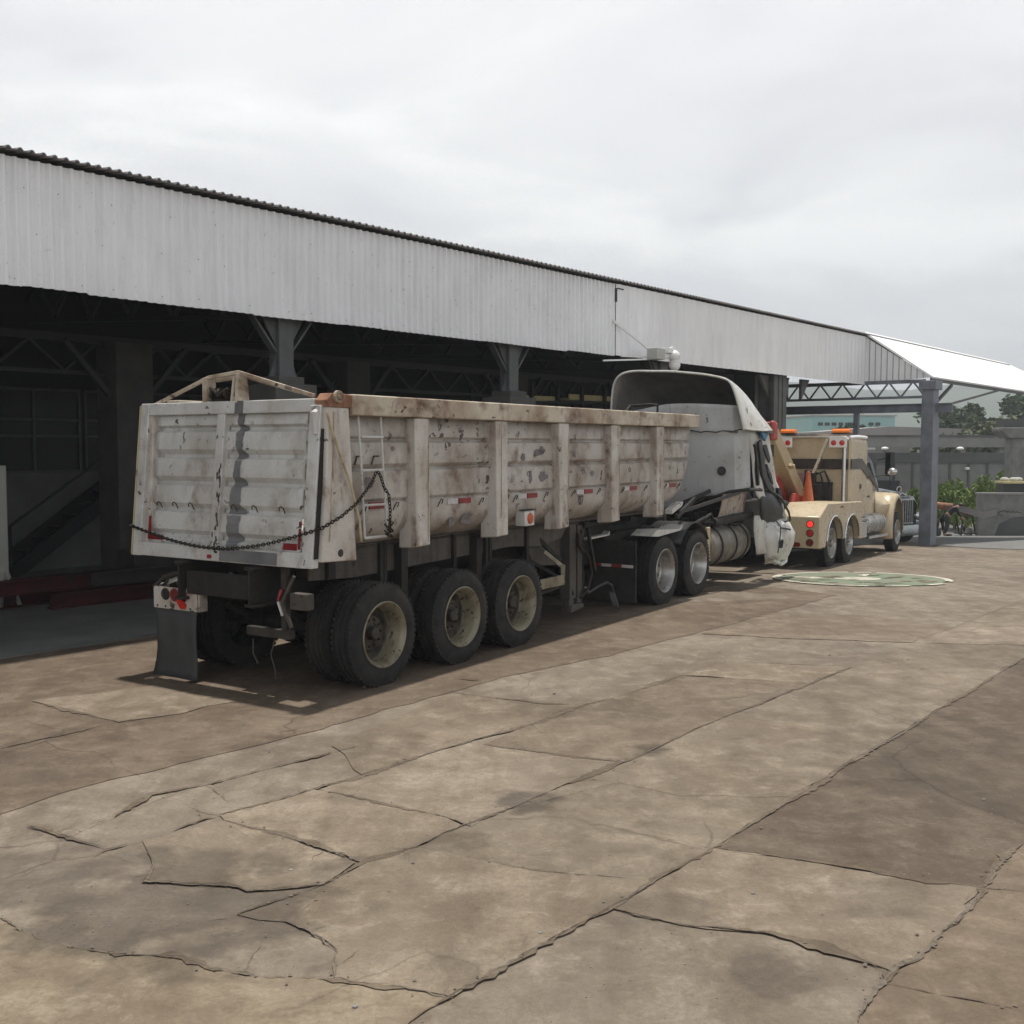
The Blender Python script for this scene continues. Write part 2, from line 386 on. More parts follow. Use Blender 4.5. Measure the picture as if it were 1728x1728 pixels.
M['turq'] = plain('turquoise_wall_paint', (.27, .47, .46), .7, var=.08, scale=.3)  # saturation lowered so the colour itself carries distance haze
M['farwall'] = plain('weathered_precast_panel', (.21, .22, .215), .9, var=.25, scale=.6)
M['farband'] = plain('dark_stained_coping', (.10, .105, .105), .9, var=.3, scale=.6)
M['farroof'] = plain('grey_far_roof', (.30, .29, .285), .8, var=.15, scale=.3)
M['bark'] = plain('brown_bark', (.08, .06, .045), .9, var=.3)
M['hill'] = plain('wooded_hill', (.06, .085, .05), .95, var=.4, scale=.01)
M['skin'] = plain('skin', (.36, .20, .13), .6, var=.05)
M['cloth'] = plain('dark_work_cloth', (.022, .024, .03), .85, var=.2)
M['cloth2'] = plain('grey_work_trousers', (.035, .036, .042), .85, var=.2)
M['mgreen'] = worn('worn_green_floor_paint', (.15, .20, .13), .85, (.21, .185, .145), 1.2, r=0, c=0, seed=21, sxy=6, streak=8, bs=0)
M['mwhite'] = worn('worn_white_floor_paint', (.58, .56, .47), .85, (.24, .21, .165), .9, r=0, c=0, seed=22, sxy=6, streak=8, bs=0)
M['blue'] = plain('blue_sticker', (.05, .16, .28), .5, var=.2)

def leaf_mat(name, c1, c2, sc=1.2):
    m, N, L, n, b = new_mat(name)
    x = noise(L, n, coords(L, n), sc, 3.)
    L.new(mixc(L, n, thr(L, n, x, .35, .65), c1, c2), b.inputs['Base Color']); b.inputs['Roughness'].default_value = .7
    b.inputs['Specular IOR Level'].default_value = .2
    return m
M['leafdark'] = leaf_mat('dark_tree_leaves', (.035, .06, .030), (.065, .095, .045), .4)
M['leafmid'] = leaf_mat('olive_tree_leaves', (.08, .10, .06), (.13, .145, .085), .4)
M['leafb'] = leaf_mat('bright_bush_leaves', (.13, .20, .05), (.24, .30, .09), 1.)
M['leafpot'] = leaf_mat('pot_plant_leaves', (.07, .11, .02), (.13, .17, .04), 3.)
CRACKS=[
 (0.022,[(-0.411, 4.115), (-0.348, 4.213), (0.0, 4.618), (0.359, 5.033), (0.786, 5.527), (1.152, 5.969), (1.555, 6.454), (2.42, 7.582), (3.038, 8.287), (3.938, 9.455), (5.531, 11.401)]),
 (0.02,[(-1.348, 5.098), (-0.989, 5.45), (-0.798, 5.752), (-0.556, 5.969), (-0.301, 6.32), (0.0, 6.637), (0.494, 7.278), (0.865, 7.654), (1.552, 8.606), (2.888, 10.17), (3.543, 10.969)]),
 (0.02,[(-2.357, 5.811), (-2.308, 5.942), (-2.153, 6.078), (-1.821, 6.507), (-1.34, 6.986), (-1.049, 7.305), (-0.296, 8.202)]),
 (0.028,[(-0.296, 8.202), (0.177, 8.7), (0.652, 9.346), (0.976, 9.636), (1.392, 10.144), (1.7, 10.541), (2.298, 11.243)]),
 (0.018,[(2.298, 11.243), (2.723, 11.12), (3.543, 10.969)]),
 (0.016,[(-2.931, 6.31), (-2.731, 6.221), (-2.455, 6.475), (-2.398, 6.901), (-2.067, 7.11), (-1.829, 7.372), (-1.293, 7.927), (-1.13, 8.038)]),
 (0.02,[(-3.881, 7.958), (-3.593, 8.339), (-3.27, 8.737), (-2.818, 9.031), (-2.692, 9.302)]),
 (0.022,[(-4.332, 9.477), (-3.827, 9.134), (-3.27, 8.737)]),
 (0.022,[(-1.281, 6.986), (-0.96, 6.807), (-0.418, 6.475), (-0.247, 6.3)]),
 (0.03,[(-1.756, 6.402), (-1.543, 6.271), (-1.296, 6.107), (-1.018, 5.898), (-0.865, 5.769)]),
 (0.02,[(-2.935, 6.32), (-2.723, 6.202), (-2.291, 5.942)]),
 (0.018,[(-2.057, 5.898), (-1.959, 5.727), (-1.932, 5.605), (-1.933, 5.488), (-1.819, 5.473), (-1.625, 5.45), (-1.429, 5.413), (-1.37, 5.362), (-1.211, 5.398), (-0.974, 5.45)]),
 (0.016,[(-0.232, 8.07), (0.071, 7.911), (0.357, 7.803), (0.791, 7.611)]),
 (0.03,[(-0.546, 9.8), (-0.162, 9.59), (0.269, 9.367), (0.563, 9.346)]),
 (0.02,[(-0.525, 10.378), (-0.202, 10.247)]),
 (0.012,[(1.152, 5.969), (1.709, 5.727), (2.195, 5.511), (2.434, 5.413), (2.641, 5.369)]),
 (0.04,[(2.958, 6.032), (2.685, 5.727), (2.449, 5.413), (2.223, 5.098), (2.025, 4.888), (1.891, 4.729), (1.67, 4.527), (1.556, 4.384), (1.412, 4.173), (1.384, 4.115)]),
 (0.009,[(0.5, 5.165), (0.797, 4.988), (1.187, 4.894), (1.413, 4.758), (1.661, 4.537)]),
 (0.012,[(0.0, 5.686), (0.396, 5.566), (0.629, 5.527)]),
 (0.016,[(1.586, 4.434), (1.828, 4.311), (2.085, 4.209)]),
 (0.02,[(-2.489, 5.052), (-2.293, 4.907), (-2.111, 4.775), (-1.779, 4.689), (-1.506, 4.673), (-1.341, 4.564), (-1.127, 4.485), (-0.763, 4.459), (-0.411, 4.374), (-0.245, 4.311)]),
 (0.02,[(-1.099, 5.02), (-0.9, 4.864), (-0.794, 4.729), (-0.766, 4.475)]),
 (0.012,[(-0.974, 5.362), (-1.027, 5.165), (-1.099, 5.02), (-1.3, 5.02)]),
 (0.02,[(-2.716, 5.527), (-2.512, 5.527), (-2.368, 5.304)]),
 (0.014,[(0.474, 7.226), (0.728, 7.148)]),
 (0.009,[(-0.255, 5.82), (0.029, 5.694)]),
 (0.008,[(1.102, 6.807), (1.376, 6.637)]),
 (0.022,[(2.723, 14.97), (3.158, 14.807), (3.583, 14.543)]),
 (0.018,[(2.319, 12.926), (2.799, 12.605), (3.453, 12.566)]),
 (0.02,[(4.671, 12.337), (5.185, 12.226), (5.891, 12.153)]),
 (0.02,[(5.574, 13.35), (6.507, 13.439)]),
 (0.014,[(4.671, 12.337), (5.574, 13.35), (7.658, 15.842)]),
 (0.012,[(-1.609, 5.0), (-1.452, 5.052), (-1.319, 5.098)]),
 (0.01,[(-1.178, 4.537), (-1.152, 4.758), (-1.166, 4.938)]),
 (0.01,[(0.0, 10.568), (0.539, 11.15), (0.966, 11.466)]),
 (0.01,[(-0.693, 5.987), (-0.579, 5.854), (-0.566, 5.727)]),
 (0.02,[(-1.868, 8.408), (-1.748, 8.515), (-1.665, 8.588)]),
 (0.012,[(-2.163, 6.772), (-1.998, 6.604), (-1.821, 6.507)]),
 (0.012,[(-2.067, 7.11), (-1.865, 6.807), (-1.683, 6.692)]),
]
SLABS=[
 ((0.6, 0.56, 0.53),[(1.152, 5.969), (1.555, 6.454), (2.42, 7.582), (3.038, 8.287), (3.938, 9.455), (5.531, 11.401), (7.945, 14.388), (10.602, 12.724), (2.958, 6.032), (2.685, 5.727), (2.449, 5.413), (2.195, 5.511), (1.709, 5.727)]),
 ((0.74, 0.68, 0.64),[(-3.789, 5.727), (-3.196, 6.528), (-2.994, 6.925), (-2.416, 7.582), (-1.897, 8.119), (-1.484, 8.662), (0.0, 10.568), (0.966, 11.466), (3.583, 14.543), (5.05, 16.415), (4.312, 17.694), (1.215, 15.966), (-2.112, 14.288), (-4.238, 12.724), (-5.562, 11.466), (-6.74, 10.299)]),
 ((0.86, 0.8, 0.74),[(2.958, 6.032), (2.685, 5.727), (2.449, 5.413), (2.223, 5.098), (1.891, 4.729), (1.67, 4.527), (1.556, 4.384), (1.384, 4.115), (1.317, 3.98), (4.197, 3.98), (10.602, 12.724)]),
 ((0.93, 0.915, 0.88),[(-1.348, 5.098), (-0.989, 5.45), (-0.798, 5.752), (-0.556, 5.969), (-0.301, 6.32), (0.0, 6.637), (0.494, 7.278), (0.865, 7.654), (1.552, 8.606), (2.888, 10.17), (3.543, 10.969), (5.537, 13.35), (7.658, 15.842), (5.531, 11.401), (3.938, 9.455), (2.42, 7.582), (1.152, 5.969), (0.786, 5.527), (0.359, 5.033), (0.0, 4.618), (-0.245, 4.311), (-0.411, 4.374), (-0.763, 4.459), (-0.794, 4.729), (-0.9, 4.864), (-1.099, 5.02)]),
 ((1.1, 1.09, 1.07),[(-1.281, 6.986), (-0.96, 6.807), (-0.418, 6.475), (-0.247, 6.3), (0.0, 6.637), (0.494, 7.278), (0.791, 7.611), (0.357, 7.803), (-0.232, 8.07), (-0.295, 8.169), (-1.049, 7.305)]),
 ((1.08, 1.06, 1.02),[(-1.756, 6.402), (-1.296, 6.107), (-0.865, 5.769), (-0.798, 5.752), (-0.556, 5.969), (-0.301, 6.32), (-0.418, 6.475), (-0.96, 6.807), (-1.281, 6.986), (-1.34, 6.986), (-1.821, 6.507)]),
 ((1.06, 1.04, 1.0),[(-2.057, 5.898), (-1.959, 5.727), (-1.933, 5.488), (-1.819, 5.473), (-1.429, 5.413), (-1.37, 5.362), (-0.989, 5.45), (-0.863, 5.752), (-1.296, 6.107), (-1.756, 6.402), (-2.153, 6.078)]),
 ((1.08, 1.05, 0.97),[(-3.404, 5.131), (-2.489, 5.052), (-2.293, 4.907), (-2.111, 4.775), (-1.779, 4.689), (-1.506, 4.673), (-1.341, 4.564), (-1.127, 4.485), (-0.763, 4.459), (-0.411, 4.374), (-0.245, 4.311), (-0.348, 4.213), (-0.411, 4.115), (-0.493, 3.823), (-2.56, 3.823)]),
 ((1.04, 1.02, 0.98),[(-1.099, 5.02), (-0.974, 5.362), (-0.798, 5.752), (-0.556, 5.969), (-0.255, 5.82), (0.0, 5.686), (0.396, 5.566), (0.786, 5.527), (0.359, 5.033), (0.0, 4.618), (-0.245, 4.311), (-0.411, 4.374), (-0.763, 4.459), (-0.794, 4.729), (-0.9, 4.864)]),
 ((1.0, 0.985, 0.95),[(0.0, 6.637), (0.494, 7.278), (0.865, 7.654), (1.552, 8.606), (2.888, 10.17), (3.543, 10.969), (4.89, 12.528), (4.731, 10.852), (3.938, 9.455), (2.42, 7.582), (1.811, 6.865), (1.111, 6.865), (0.728, 7.148)]),
 ((0.86, 0.82, 0.78),[(-0.232, 8.07), (0.357, 7.803), (0.791, 7.611), (0.865, 7.654), (1.552, 8.606), (2.888, 10.17), (2.524, 10.299), (1.7, 10.541), (0.976, 9.636), (0.563, 9.346), (0.177, 8.7)]),
 ((1.12, 1.1, 1.06),[(1.7, 10.541), (2.298, 11.243), (2.723, 11.12), (3.543, 10.969), (2.888, 10.17), (2.524, 10.299)]),
 ((0.96, 0.93, 0.89),[(-1.379, 8.038), (-0.546, 9.8), (-0.162, 9.59), (0.563, 9.346), (0.177, 8.7), (-0.296, 8.202), (-1.053, 7.332)]),
 ((1.05, 1.03, 1.0),[(1.152, 5.969), (1.709, 5.727), (2.195, 5.511), (2.434, 5.413), (2.223, 5.098), (1.891, 4.729), (1.661, 4.537), (1.413, 4.758), (1.187, 4.894), (0.797, 4.988), (0.5, 5.165), (0.786, 5.527)]),
 ((0.93, 0.89, 0.85),[(2.319, 12.926), (3.453, 12.566), (4.671, 12.337), (5.574, 13.35), (4.929, 14.288), (3.583, 14.543)]),
 ((1.12, 1.1, 1.08),[(4.671, 12.337), (5.891, 12.153), (6.96, 11.974), (7.701, 13.263), (6.507, 13.439), (5.574, 13.35)]),
 ((1.05, 1.02, 0.98),[(-4.332, 9.477), (-3.696, 9.896), (-3.428, 10.093), (-2.469, 9.455), (-2.686, 9.281), (-2.818, 9.031), (-3.27, 8.737)]),
]
# ---------------------------------------------------------------- ground
def gz(Y):
    if Y < 16: return 0.
    if Y < 30: return -.035*(Y-16)
    return max(-.49-.07*(Y-30), -1.89)

def build_ground():
    ys = [-60, -20, 0, 4, 8, 12, 15, 16, 17, 20, 25, 30, 31, 35, 40, 45, 50, 51, 60, 100, 300, 1000, 3500]
    xs = [-3000, -800, -200, -60, -20, -8, 0, 8, 20, 60, 200, 800, 3000]
    b = MB(); b.grid([[(x, y, gz(y)) for x in xs] for y in ys]); b.c = [(1, 1, 1)]*len(b.v)
    tag(b.build('ground', M['ground'], smooth=False), kind='structure')
    rnd = random.Random(5)
    b = MB(); lev = [.0040, .0045, .0055, .0050, .0080, .0075, .0086, .0053, .0091, .0065, .0083, .0096, .0072, .0062, .0058, .0070, .0088]
    for i, (t, poly) in enumerate(SLABS):
        pts = []
        for k in range(len(poly)):
            p, q = Vector(poly[k]), Vector(poly[(k+1) % len(poly)]); m = max(1, int((q-p).length/.12)); d = (q-p).normalized(); nrm = Vector((-d.y, d.x))
            for j in range(m):
                a = p.lerp(q, j/m)
                if 0 < j: a = a + nrm*(mnoise.noise(Vector((a.x*3, a.y*3, i)))*.05)
                pts.append(a)
        base = len(b.v); z0 = lev[i]
        b.add([(a.x, a.y, gz(a.y)+z0) for a in pts], [tuple(range(len(pts)))]); b.c += [t]*len(pts)
    o = b.build('concrete_slabs', M['ground'], smooth=False)
    # triangulate long polygons cleanly
    import bmesh
    bm = bmesh.new(); bm.from_mesh(o.data); bmesh.ops.triangulate(bm, faces=bm.faces[:], ngon_method='EAR_CLIP')
    for f in bm.faces:
        if f.normal.z < 0: f.normal_flip()
    bm.to_mesh(o.data); bm.free()
    tag(o, kind='structure')
    b = MB()
    for w, poly in CRACKS[:21]:
        rows = []; ph = rnd.random()*50; pts = []
        for k in range(len(poly)-1):
            p, q = Vector(poly[k]), Vector(poly[k+1]); m = max(1, int((q-p).length/.04))
            for j in range(m): pts.append(p.lerp(q, j/m))
        for k, p in enumerate(pts):
            d = (pts[min(k+1, len(pts)-1)]-pts[max(k-1, 0)]).normalized(); nr = Vector((-d.y, d.x))
            t_ = min(1, (k+1)/8, (len(pts)-k)/8)
            wl = max(.0, .004+.085*mnoise.noise(Vector((p.x*1.7, p.y*1.7, ph)))+.035*mnoise.noise(Vector((p.x*19, p.y*19, ph))))*t_; wr = max(.0, .004+.085*mnoise.noise(Vector((p.x*1.7, p.y*1.7, ph+7)))+.035*mnoise.noise(Vector((p.x*19, p.y*19, ph+7))))*t_
            a, e = p-nr*wl, p+nr*wr; rows.append([(a.x, a.y, gz(a.y)+.0105), (e.x, e.y, gz(e.y)+.0105)])
        b.grid(rows)
    b.c = [(.72, .68, .63)]*len(b.v)
    tag(b.build('packed_joint_dirt', M['ground'], smooth=False), kind='structure')
    b = MB()
    allc = list(CRACKS)
    for w, poly in CRACKS[:32]:
        for k in range(1+int(len(poly)*.8)):
            i = rnd.randrange(len(poly)-1); p = Vector(poly[i]).lerp(Vector(poly[i+1]), rnd.random()); a = rnd.random()*6.28; l = rnd.uniform(.06, .22); q_ = [tuple(p)]
            for j in range(3): a += rnd.gauss(0, .6); p = p+Vector((math.cos(a), math.sin(a)))*l/3; q_.append(tuple(p))
            allc.append((min(w*.5, .009), q_))
    for ci, (w, poly) in enumerate(allc):
        jg = .45 if ci in (0, 1, 3, 4, 6, 7, 8, 15) else 1.; w = min(w, .03); pts = []
        for k in range(len(poly)-1):
            p, q = Vector(poly[k]), Vector(poly[k+1]); L_ = (q-p).length; m = max(1, int(L_/.022))
            for j in range(m): pts.append(p.lerp(q, j/m))
        pts.append(Vector(poly[-1]))
        rows = []; ph = rnd.random()*50
        for k, p in enumerate(pts):
            d = (pts[min(k+1, len(pts)-1)]-pts[max(k-1, 0)]).normalized(); nr = Vector((-d.y, d.x))
            off = jg*(mnoise.noise(Vector((p.x*5, p.y*5, ph)))*.016+mnoise.noise(Vector((p.x*17, p.y*17, ph)))*.014+mnoise.noise(Vector((p.x*43, p.y*43, ph)))*.008)+rnd.uniform(-.004, .004)*(w/.02)
            wd = .55*w*max(.04, .55+1.3*mnoise.noise(Vector((p.x*2.2, p.y*2.2, ph+9)))+.9*mnoise.noise(Vector((p.x*14, p.y*14, ph+3)))+rnd.uniform(-.25, .25))
            wd *= min(1, (k+1)/5, (len(pts)-k)/5)
            c = p+nr*off; a, e = c-nr*wd*.5, c+nr*wd*.5
            rows.append([(a.x, a.y, gz(a.y)+.0120), (e.x, e.y, gz(e.y)+.0120)])
        b.grid(rows)
        # crumbled bits along the joint
        for k in range(int(len(pts)*.16*w/.02)):
            p = rnd.choice(pts); cx, cy = p.x+rnd.gauss(0, .03), p.y+rnd.gauss(0, .03); r = rnd.uniform(.003, .012)
            b.add([(cx+r*math.cos(a)*rnd.uniform(.5, 1.3), cy+r*math.sin(a)*rnd.uniform(.5, 1.3), gz(cy)+.0135) for a in [x*math.pi/3 for x in range(6)]], [tuple(range(6))])
    tag(b.build('pavement_cracks', M['crack'], smooth=False), kind='structure')
    # loose grit
    b = MB()
    for k in range(900):
        y = 3.9+rnd.random()**1.6*12; x = (rnd.random()*1.05-.52)*y
        r = rnd.uniform(.002, .006)*(1+(rnd.random() < .04)*2)
        b.ball((x, y, r*.5), r, 5, 3, (1, rnd.uniform(.6, 1), .7))
    tag(b.build('loose_grit', M['conc'], smooth=False), kind='stuff', label='loose grit and crumbs scattered on the cracked concrete yard', cat='grit')
    # shed floor, smoother grey concrete, straight edge under the front of the shed
    b = MB(); ub = Vector((math.sin(R(39.06)), math.cos(R(39.06)))); nb = Vector((-ub.y, ub.x))
    def P(s, n_, z): q = ub*s+nb*n_; return (q.x, q.y, z)
    e = [P(-14, 11.45, .0), P(31, 11.45, 0), P(31, 27, 0), P(-14, 27, 0)]
    b.add([(x, y, .022) for x, y, z in e]+[(x, y, -1.5) for x, y, z in e], [(0, 1, 2, 3), (0, 4, 5, 1), (1, 5, 6, 2), (2, 6, 7, 3), (3, 7, 4, 0)])
    tag(b.build('shed_floor', M['shedfloor'], smooth=False), kind='structure')
    # grey asphalt patch beyond the yard on the right
    b = MB(); rows = []
    for Y, x0 in ((27.2, 13.9), (28.4, 12.3), (30, 11.9), (33.5, 12.3), (38, 12.0), (44, 12), (50, 12), (57, 12)):
        rows.append([(x0+(Y > 29)*.3*math.sin(Y), Y, gz(Y)+.012), (60, Y, gz(Y)+.012)])
    b.grid(rows); tag(b.build('asphalt_yard', M['asphalt'], smooth=False), kind='structure')
    # painted meeting-point circle
    O = empty('meeting_point_marking', (6.30, 19.15, gz(19.15)), 0, 'worn green and white assembly point circle painted on the concrete behind the tow truck', 'floor marking')
    O.rotation_euler = (math.atan(-.035), 0, 0)
    def ell(r0, r1, z, a0=0, a1=360, cy=0, cx=0, sy=.93):
        q = MB(); rows = []
        for k in range(97):
            a = R(a0+(a1-a0)*k/96); rows.append([(cx+r0*math.cos(a), (cy+r0*math.sin(a))*sy, z), (cx+r1*math.cos(a), (cy+r1*math.sin(a))*sy, z)])
        return q.grid(rows)
    q = MB(); rd = random.Random(17); rows = []
    for k in range(145):
        a = R(2.5*k); wv = 1.46+.07*mnoise.noise(Vector((math.cos(a)*5, math.sin(a)*5, 1)))+.04*mnoise.noise(Vector((math.cos(a)*19, math.sin(a)*19, 2)))
        rows.append([(.001*math.cos(a), .001*math.sin(a), .012), (wv*math.cos(a), wv*math.sin(a)*.93, .012)])
    q.grid(rows); q.build('green_disc', M['mgreen'], O, smooth=False)
    q = MB()
    for k in range(40):   # places where the paint has flaked off and the slab shows
        a = rd.random()*6.28; d = 1.5*rd.random()**.5; cx, cy = d*math.cos(a), d*math.sin(a)*.93; r_ = rd.uniform(.03, .13)
        q.add([(cx+r_*1.7*math.cos(t)*rd.uniform(.5, 1.2), cy+r_*.6*math.sin(t)*rd.uniform(.5, 1.2), .020) for t in [j*math.pi/6 for j in range(12)]], [tuple(range(12))])
    q.c = [(1, 1, 1)]*len(q.v); o = q.build('flaked_spots', M['ground'], O, smooth=False); o['kind'] = 'stuff'
    q = MB(); gaps = [(0, 62), (66, 78), (82, 150), (150, 262), (268, 285), (300, 318), (335, 360)]
    for a0, a1 in gaps:
        e_ = ell(1.43, 1.56, .016, a0, a1); q.add(e_.v, e_.f)
    q.build('white_ring', M['mwhite'], O, smooth=False)
    ell(0.001, .42, .016, sy=.75, cx=-.06).build('people_symbol', M['mwhite'], O, smooth=False)
    q = MB()
    for (cx, cy, rot, s) in ((-.85, .25, -25, .9), (-.22, -.78, 88, .75), (.35, .80, 250, .8), (.75, -.18, 170, .5)):
        mt = Matrix.Translation((cx, cy, 0)) @ Matrix.Rotation(R(rot), 4, 'Z') @ Matrix.Scale(s, 4)
        q = MB(); q.add([(-.3, -.07, .016), (.02, -.07, .016), (.02, -.2, .016), (.32, 0, .016), (.02, .2, .016), (.02, .07, .016), (-.3, .07, .016)], [(0, 1, 2, 5, 6)[0:0] or (0, 1, 2, 3, 4, 5, 6)], mt); q.build('arrow', M['mwhite'], O, smooth=False)
    pass
build_ground()

# ---------------------------------------------------------------- the open shed
AB = R(39.06); NF = 11.65
SHED = empty('open_shed', (-math.cos(AB)*NF, math.sin(AB)*NF, 0), R(90-39.06), 'long open sided shed with a white corrugated fascia and grey steel columns', 'shed')
def build_shed():
    S_ = SHED
    def corr(s0, s1, z0, z1, pitch, d, n_, jag=.0, seed=1):
        rnd = random.Random(seed); top = []; bot = []; k = 0; s = s0; zb = z0
        while s <= s1:
            if k % 6 == 0: zb = z0+rnd.uniform(-jag, jag)
            if (k % 48) == 0: dd = d*rnd.uniform(.8, 1.1)
            for fr, y in ((0, 0), (.22, 0), (.42, 1), (.60, 1), (.80, 0)):
                x = s+fr*pitch
                wob = .006*math.sin(x*.9)
                bot.append((x, n_-y*dd+wob, zb)); top.append((x, n_-y*dd+wob, z1))
            s += pitch; k += 1
        mb = MB(); mb.grid([bot, top]); return mb
    corr(-9, 17.50, 4.04, 5.43, .13, .046, 0, .014).build('fascia_panel', M['fascia'], S_, smooth=False, solid=.003)
    o = corr(17.49, 30.5, 4.05, 5.43, .26, .018, -.05, .004, 2).build('fascia_panel', M['fascia'], S_, smooth=False, solid=.003); o['label'] = 'flatter white fascia panels past the gap'
    q = MB(); q.box(17.455, 17.50, -.075, -.02, 5.08, 5.34); q.box(17.5, 17.72, -.085, -.07, 5.33, 5.35); q.build('joint_gap', M['steeld'], S_)
    q = MB(); rnd = random.Random(3)
    for z in (4.62, 4.12, 5.1):
        s = -3
        while s < 17: q.disc((s, -.048, z+rnd.uniform(-.02, .02)), .006, 'y', .006, 6); s += rnd.choice((.39, .52, .65, .78))
    o = q.build('fasteners', M['steel'], S_); o['kind'] = 'stuff'
    # fascia end: turned gable triangle and white sloped porch roof beyond it
    g = MB()
    t0, t1 = (0, 5.50), (-1.88, 4.24)
    g.prism([(0, 4.06), (0, 5.44), (-1.86, 4.225), (-1.86, 4.20)], 30.52, 30.54, 'x'); g.build('porch_gable', M['fascia'], S_, smooth=False)
    g = MB()
    for k in range(10): g.box(30.50, 30.52, -.17*k-.16, -.17*k-.145, 4.1+.009*k, 5.46-(.17*k+.16)*.66)
    g.build('gable_seam', M['farroof'], S_, smooth=False, split=True)
    r = MB(); r.add([(30.45, .02, 5.56), (45.5, .02, 5.56), (50.5, -2.0, 4.17), (30.45, -1.96, 4.19)], [(0, 3, 2, 1)])
    r.build('porch_roof', M['porchroof'], S_, smooth=False, solid=.05)
    r = MB(); r.bar((30.5, -1.9, 4.15), (50, -1.95, 4.12), .05, .12)
    r.build('porch_eave_beam', M['steel'], S_)
    # roof sheet seen edge on, wavy
    rows = []; s = -9.0
    while s < 45.4:
        for fr, zz in ((0, 0), (.25, .0), (.38, .022), (.5, .028), (.62, .022), (.75, 0)):
            x = s+fr*.13
            rows.append([(x, -.16, 5.475+zz), (x, .5, 5.54+zz), (x, 8.0, 6.35+zz), (x, 16, 5.6+zz)])
        s += .13
    r = MB(); r.grid(rows); r.build('roof', M['roofdark'], S_, smooth=False, solid=.012)
    # columns
    ss = [-.4, 4.6, 9.57, 14.57, 19.6]
    for s in ss:
        c = MB(); w = .125
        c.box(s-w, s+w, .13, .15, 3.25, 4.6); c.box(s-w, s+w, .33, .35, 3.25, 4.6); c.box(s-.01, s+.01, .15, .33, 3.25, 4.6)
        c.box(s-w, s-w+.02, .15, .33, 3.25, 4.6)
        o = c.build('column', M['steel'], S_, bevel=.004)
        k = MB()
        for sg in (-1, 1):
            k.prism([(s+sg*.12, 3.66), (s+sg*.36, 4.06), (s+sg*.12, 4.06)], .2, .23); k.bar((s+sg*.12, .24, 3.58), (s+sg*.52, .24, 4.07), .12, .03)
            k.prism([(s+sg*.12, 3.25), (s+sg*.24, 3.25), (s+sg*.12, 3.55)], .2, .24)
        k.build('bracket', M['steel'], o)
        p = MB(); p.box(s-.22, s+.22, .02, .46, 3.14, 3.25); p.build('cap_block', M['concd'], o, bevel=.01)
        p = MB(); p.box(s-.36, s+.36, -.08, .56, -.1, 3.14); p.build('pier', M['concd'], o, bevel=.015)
    for s, w, n0, n1 in ((25.2, .36, .1, .5), (26.4, .4, 1.2, 1.8)):
        c = MB()
        for x0, x1 in ((s-w, s-w+.22), (s-.09, s+.09), (s+w-.22, s+w)): c.box(x0, x1, n0, n1, -1.2, 4.5)
        c.box(s-w, s+w, n0+.06, n1-.06, -1.2, 4.5)
        c.prism([(s-w, 3.5), (s-w-.5, 4.05), (s-w, 4.05)], .25, .33); c.prism([(s+w, 3.5), (s+w, 4.05), (s+w+.5, 4.05)], .25, .33)
        c.build('column', M['steel'], S_, bevel=.006)
    # porch corner column, painted blue grey
    c = MB(); c.box(30.30, 30.74, -2.05, -1.72, -1.3, 3.95); c.box(30.22, 30.82, -2.12, -1.66, 3.85, 4.10); c.box(30.74, 30.86, -2.04, -1.74, -1.3, 3.1)
    c.build('column', M['steelb'], S_, bevel=.01)
    c = MB(); c.bar((30.75, -1.9, 3.42), (32.3, -1.92, 4.05), .07); c.bar((30.8, -2.2, 3.42), (37, -1.95, 4.08), .05, .06); c.bar((30.75, -1.9, 3.0), (31.3, -2.3, 3.4), .05); c.build('strut', M['steel'], S_, split=True)
    # heavy cross beam below the porch and its post
    c = MB(); c.box(30.62, 30.66, -2.45, 3.6, 3.26, 3.46); c.box(30.54, 30.74, -2.45, 3.6, 3.46, 3.48); c.box(30.54, 30.74, -2.45, 3.6, 3.24, 3.26)
    c.build('cross_beam', M['steelb'], S_)
    c = MB(); c.box(30.58, 30.72, .18, .32, -1.3, 3.24); c.build('beam_post', M['steelb'], S_, bevel=.004)
    # inner trusses along the shed and across it
    def truss_s(n_, z0, z1, s0, s1, st, w=.07):
        t = MB(); t.box(s0, s1, n_-.06, n_+.06, z1, z1+.12); t.box(s0, s1, n_-.04, n_+.04, z0, z0+.06)
        s = s0; up = True
        while s+st <= s1:
            t.bar((s, n_, z0+.05 if up else z1), (s+st, n_, z1 if up else z0+.05), w, .04); s += st; up = not up
        return t
    def truss_n(s, z0, z1, n0, n1, st, slope=0, w=.06):
        t = MB(); t.bar((s, n0, z1), (s, n1, z1+slope*(n1-n0)), .09, .1); t.bar((s, n0, z0), (s, n1, z0+slope*(n1-n0)*.9), .07, .07)
        k = 0; x = n0; up = True
        while x+st <= n1:
            a = z0 if up else z1; b_ = z1 if up else z0
            t.bar((s, x, a+slope*(x-n0)), (s, x+st, b_+slope*(x+st-n0)), w, .04); x += st; up = not up
        return t
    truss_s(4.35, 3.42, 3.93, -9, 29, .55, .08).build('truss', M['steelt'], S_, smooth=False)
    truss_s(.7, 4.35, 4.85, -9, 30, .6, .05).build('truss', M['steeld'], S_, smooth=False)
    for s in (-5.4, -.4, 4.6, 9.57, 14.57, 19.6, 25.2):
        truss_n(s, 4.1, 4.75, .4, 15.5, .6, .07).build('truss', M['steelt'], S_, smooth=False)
    truss_n(30.5, 3.66, 4.10, -1.75, 8, .34, 0, .05).build('truss', M['steelb'], S_, smooth=False)
    pl = MB()
    for i in range(12):
        n_ = .9+i*1.3; z = 5.28+.1*min(n_, 8)-.094*max(0, n_-8); pl.box(-9, 30.4, n_-.03, n_+.03, z-.12, z)
    pl.build('purlin', M['steeld'], S_, smooth=False, split=True)
